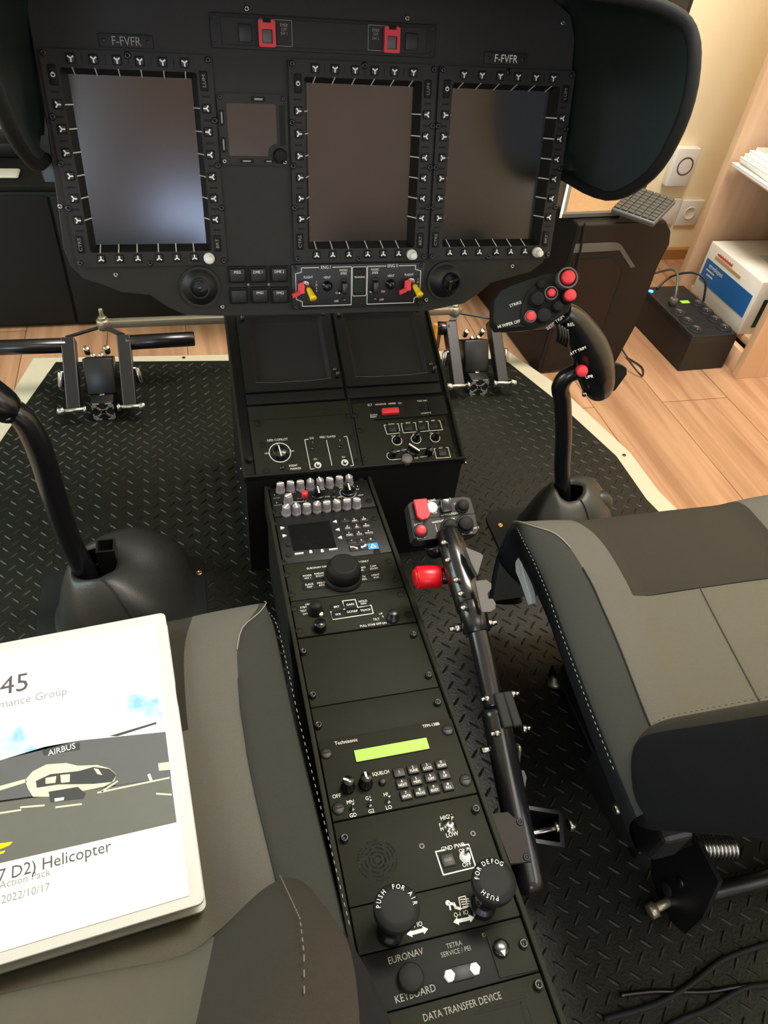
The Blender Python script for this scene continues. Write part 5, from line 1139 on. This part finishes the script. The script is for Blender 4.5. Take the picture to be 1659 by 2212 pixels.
    def mt2(i, j):
        if j >= 18: return 'fabric_black'
        j2 = min(j, 17 - j)
        return 'fabric_black' if j2 < 3 else ('fabric_dark' if j2 < 6 else 'fabric_light')
    m = MB(MI); m.loft(rows2, mt2, closed=True); bk_ = m.build('backrest', t, sub=2)
    for jj in (4, 14):
        m = MB(MI); P = [Vector(rows2[i][jj]) - N * .001 for i in range(3, 12)]; Q = []
        for a, b_ in zip(P, P[1:]):
            n_ = max(1, int((b_ - a).length / .0045)); Q += [a.lerp(b_, k / n_) for k in range(n_)]
        for a, b_ in list(zip(Q, Q[1:]))[::2]: m.cyl(a, a.lerp(b_, .9), .0004, 'thread_dim', 5)
        m.build('stitching', bk_)
    # under-structure
    for s in (-1, 1):
        m = MB(MI @ T(CX, 0, 0)); x0, x1 = s * .165, s * .202
        pts = [(.34, .42), (.34, .475), (.30, .50), (.25, .535), (.20, .53), (.20, .48), (.24, .43), (.30, .41)]
        side_prism(m, pts, x0, x1, 'black'); q = m.build('side_trim', t, bevel=.006)
        m = MB(MI @ T(CX, 0, 0)); m.cyl((s * .202, .262, .475), (s * .213, .262, .475), .0085, 'steel', 16, r2=.006); m.build('trim_bolt', q)
        m = MB(MI @ T(CX, 0, 0)); side_prism(m, [(.17, .45), (.215, .45), (.225, .38), (.238, .352), (.240, .328), (.224, .309), (.195, .302), (.168, .307), (.150, .325), (.152, .38)], s * .112, s * .118, 'black_metal'); q = m.build('recliner_bracket', t)
        m = MB(MI @ T(CX, 0, 0)); m.cyl((s * .118, .20, .335), (s * .121, .20, .335), .009, 'void', 18); m.build('bracket_hole', q); m = MB(MI @ T(CX, 0, 0)); m.cyl((s * .118, .195, .375), (s * .122, .195, .375), .006, 'dark_steel', 14); m.build('bracket_bolt', q)
        m = MB(MI @ T(CX, 0, 0)); m.box((s * .105, .40, .312), (.045, .30, .022), 'black_metal', .003); m.build('floor_rail', t)
        m = MB(MI @ T(CX, 0, 0)); m.box((s * .100, .42, .40), (.035, .24, .16), 'black', .004); m.build('riser', t)
    m = MB(MI); m.cyl((CX - .112, .185, .330), (CX + .112, .185, .330), .0115, 'black_metal', 18); m.build('adjuster_bar', t)
    m = MB(MI); m.cyl((CX - .136, .186, .318), (CX - .112, .190, .322), .006, 'zinc', 12); m.cyl((CX - .146, .184, .316), (CX - .136, .186, .318), .0095, 'zinc', 14); m.build('bar_end', t)
    m = MB(MI); 
    for k in range(9): a = Vector((CX - .080 + .005 * k, .225 - .001 * k, .385)); m.lathe([(.0125, 0), (.0140, .0012), (.0140, .0026), (.0125, .0038)], 'steel', c=a, X=RY(pi / 2), n=20)
    m.build('spring', t)
    m = MB(MI); m.box((CX, .45, .50), (.34, .27, .06), 'black', .01); m.build('seat_pan', t)
    pz = [xp(px, py, CX - .214) for px, py in ((1122, 1196), (1112, 1215), (1113, 1235), (1124, 1262), (1134, 1290), (1140, 1308), (1146, 1305), (1142, 1280), (1132, 1248), (1126, 1225))]
    m = MB(MI); m.slab(pz, .010, 'sleeve'); m.build('height_lever', t, bevel=.002, label='pale grey height lever')
    return t
s1 = make_seat('right pilot seat, empty, two-tone grey cloth with a beige centre')
s2_ = copy_tree(s1, M=T(.463 - .803, .45 - .085, .30)); s2_['label'] = 'left pilot seat, with the white binder lying on its cushion'
for o in D.objects:
    if o.parent == s2_ and o.name.startswith('backrest'): o.scale = (.97, 1, 1); o.location = (0, .012, .003)
for o in list(D.objects):
    if o.parent == s2_ and o.name.startswith('height_lever'): D.objects.remove(o)

# ================================================================== binder
zb = .618
A_ = zp(443, 1950, zb); B_ = zp(356, 1322, zb); v_ = (B_ - A_).normalized(); u_ = Vector((v_.y, -v_.x, 0))
BN = frame(A_, u_, v_); Hb = (B_ - A_).length; Wb = .255
bd = thing('ring_binder', 'white ring binder with a helicopter photograph on its cover, lying on the left seat', 'binder', BN)
m = MB(); m.prism(rrect(Wb, Hb, .006, (-Wb / 2, Hb / 2)), -.003, 0, 'sleeve', bev=.0006); m.build('front_cover', bd)
m = MB(); m.box((-Wb / 2 - .004, Hb / 2, -.011), (Wb - .02, Hb - .016, .014), 'paper'); m.build('page_block', bd)
m = MB(); m.prism(rrect(Wb, Hb, .006, (-Wb / 2, Hb / 2)), -.021, -.018, 'sleeve'); m.box((-Wb + .001, Hb / 2, -.0105), (.003, Hb - .01, .019), 'sleeve'); m.build('back_cover', bd)
cbx = crop(0, 1300, 2.37)
def q2(x, y, h=0): return loc(BN, *cbx(x, y), h)
m = MB(); m.box((-.0115 - .115, .0085 + (Hb - .017) / 2 - .002, .0004), (.230, Hb - .022, .0006), 'paper'); 
z1 = .0008
m.text('H145', *q2(-18, 446), .0300, z1 + .0001, 'text_grey', 0, 1.05)
m.text('Performance Group', *q2(90, 512), .0128, z1 + .0001, 'text_pale', 0)
m.text('(BK-117 D2) Helicopter', *q2(165, 1362), .0146, z1 + .0001, 'text_grey', 0)
m.text('Performance & Action Pack', *q2(-45, 1468), .0092, z1 + .0001, 'text_pale', 0); m.text('Last update: 2022/10/17', *q2(-10, 1535), .0092, z1 + .0001, 'text_pale', 0)
pg = m.build('cover_sheet', bd)
m = MB(); e = .0001
m.prism([q2(*p) for p in ((-200, 640), (800, 455), (848, 668), (410, 712), (0, 815), (-200, 850))], z1, z1 + .0002, 'sky_print')
m.prism([q2(*p) for p in ((-200, 850), (0, 815), (230, 745), (410, 712), (848, 668), (877, 905), (600, 945), (0, 1030), (-200, 1060))], z1, z1 + .0002, 'hangar_print')
m.prism([q2(*p) for p in ((-200, 1050), (0, 1020), (600, 940), (875, 900), (905, 1130), (0, 1340), (-200, 1385))], z1, z1 + .0002, 'tarmac_print')
m.prism([q2(*p) for p in ((215, 760), (410, 722), (410, 760), (225, 790))], z1 + .0002, z1 + .0003, 'heli_dark'); m.text('AIRBUS', *q2(318, 760), .0085, z1 + .0004, 'white_ink', .06)
m.prism([q2(*p) for p in ((560, 690), (800, 618), (802, 628), (600, 692))], z1 + .0002, z1 + .0003, 'heli_dark')
m.prism([q2(*p) for p in ((130, 915), (170, 870), (240, 835), (340, 828), (400, 842), (500, 838), (560, 855), (598, 888), (585, 920), (530, 950), (400, 975), (250, 1000), (170, 1000), (145, 960))], z1 + .0002, z1 + .0003, 'heli_pale')
m.prism([q2(*p) for p in ((185, 920), (260, 885), (400, 870), (480, 848), (560, 858), (598, 890), (575, 925), (480, 935), (300, 938), (190, 955))], z1 + .0003, z1 + .0004, 'heli_dark')
for a in (((235, 905), (290, 895), (285, 930), (235, 935)), ((310, 890), (360, 885), (358, 925), (315, 930)), ((480, 855), (505, 860), (525, 890), (500, 885))): m.prism([q2(*p) for p in a], z1 + .0004, z1 + .0005, 'heli_pale')
m.prism([q2(*p) for p in ((-50, 960), (130, 910), (140, 925), (-50, 985))], z1 + .0002, z1 + .0003, 'heli_pale')
m.prism([q2(*p) for p in ((250, 975), (400, 950), (440, 985), (430, 1010), (260, 1030))], z1 + .0003, z1 + .0004, 'heli_dark'); m.prism([q2(*p) for p in ((280, 1010), (330, 1003), (328, 1018), (282, 1026))], z1 + .0004, z1 + .0005, 'white_ink')
for a, b_ in (((105, 1055), (230, 1045)), ((285, 1055), (420, 1038)), ((0, 1085), (110, 1068)), ((500, 980), (870, 903)), ((520, 975), (605, 920)), ((800, 985), (880, 990))): m.bar(q2(*a), q2(*b_), .0016, z1 + .0003, z1 + .0004, 'heli_pale')
m.prism([q2(*p) for p in ((810, 830), (868, 822), (872, 862), (815, 868))], z1 + .0003, z1 + .0004, 'heli_pale'); m.bar(q2(762, 885), q2(775, 918), .0025, z1 + .0003, z1 + .0004, 'white_ink')
for a in (((0, 1240), (68, 1230), (50, 1250), (0, 1270)), ((-10, 1285), (30, 1275), (20, 1290), (-10, 1298))): m.prism([q2(*p) for p in a], z1 + .0003, z1 + .0004, 'yellow')
m.build('cover_photograph', pg)

# ================================================================== cables on the mat, bottom right
cc = crop(1150, 1600, 3.26)
def mp(x, y, z=.3045): return zp(*cc(x, y), z)
for nm, lb, pts, r_ in (('floor_cable', 'black cable curving up towards the right seat across the mat', ((500, 1960), (800, 1880), (1000, 1790), (1150, 1690), (1330, 1550), (1500, 1480), (1680, 1420)), .0036),
                        ('floor_cable', 'glossy black cable running nearly level across the mat behind the curved one', ((620, 1790), (850, 1765), (1050, 1768), (1250, 1765), (1430, 1735), (1680, 1705)), .0030),
                        ('floor_cable', 'lowest black cable on the mat near the bottom right corner', ((900, 2040), (1050, 1960), (1230, 1890), (1400, 1790), (1520, 1735), (1700, 1715)), .0034)):
    q = [mp(*p, .3015 + r_) for p in pts]; q.append(q[-1] + (q[-1] - q[-2]) * 4); m = MB(); m.tube(q, r_, 'black_soft' if r_ > .0032 else 'gloss_black', 8); tag(m.build(nm), lb, "cable", "cables on the mat")
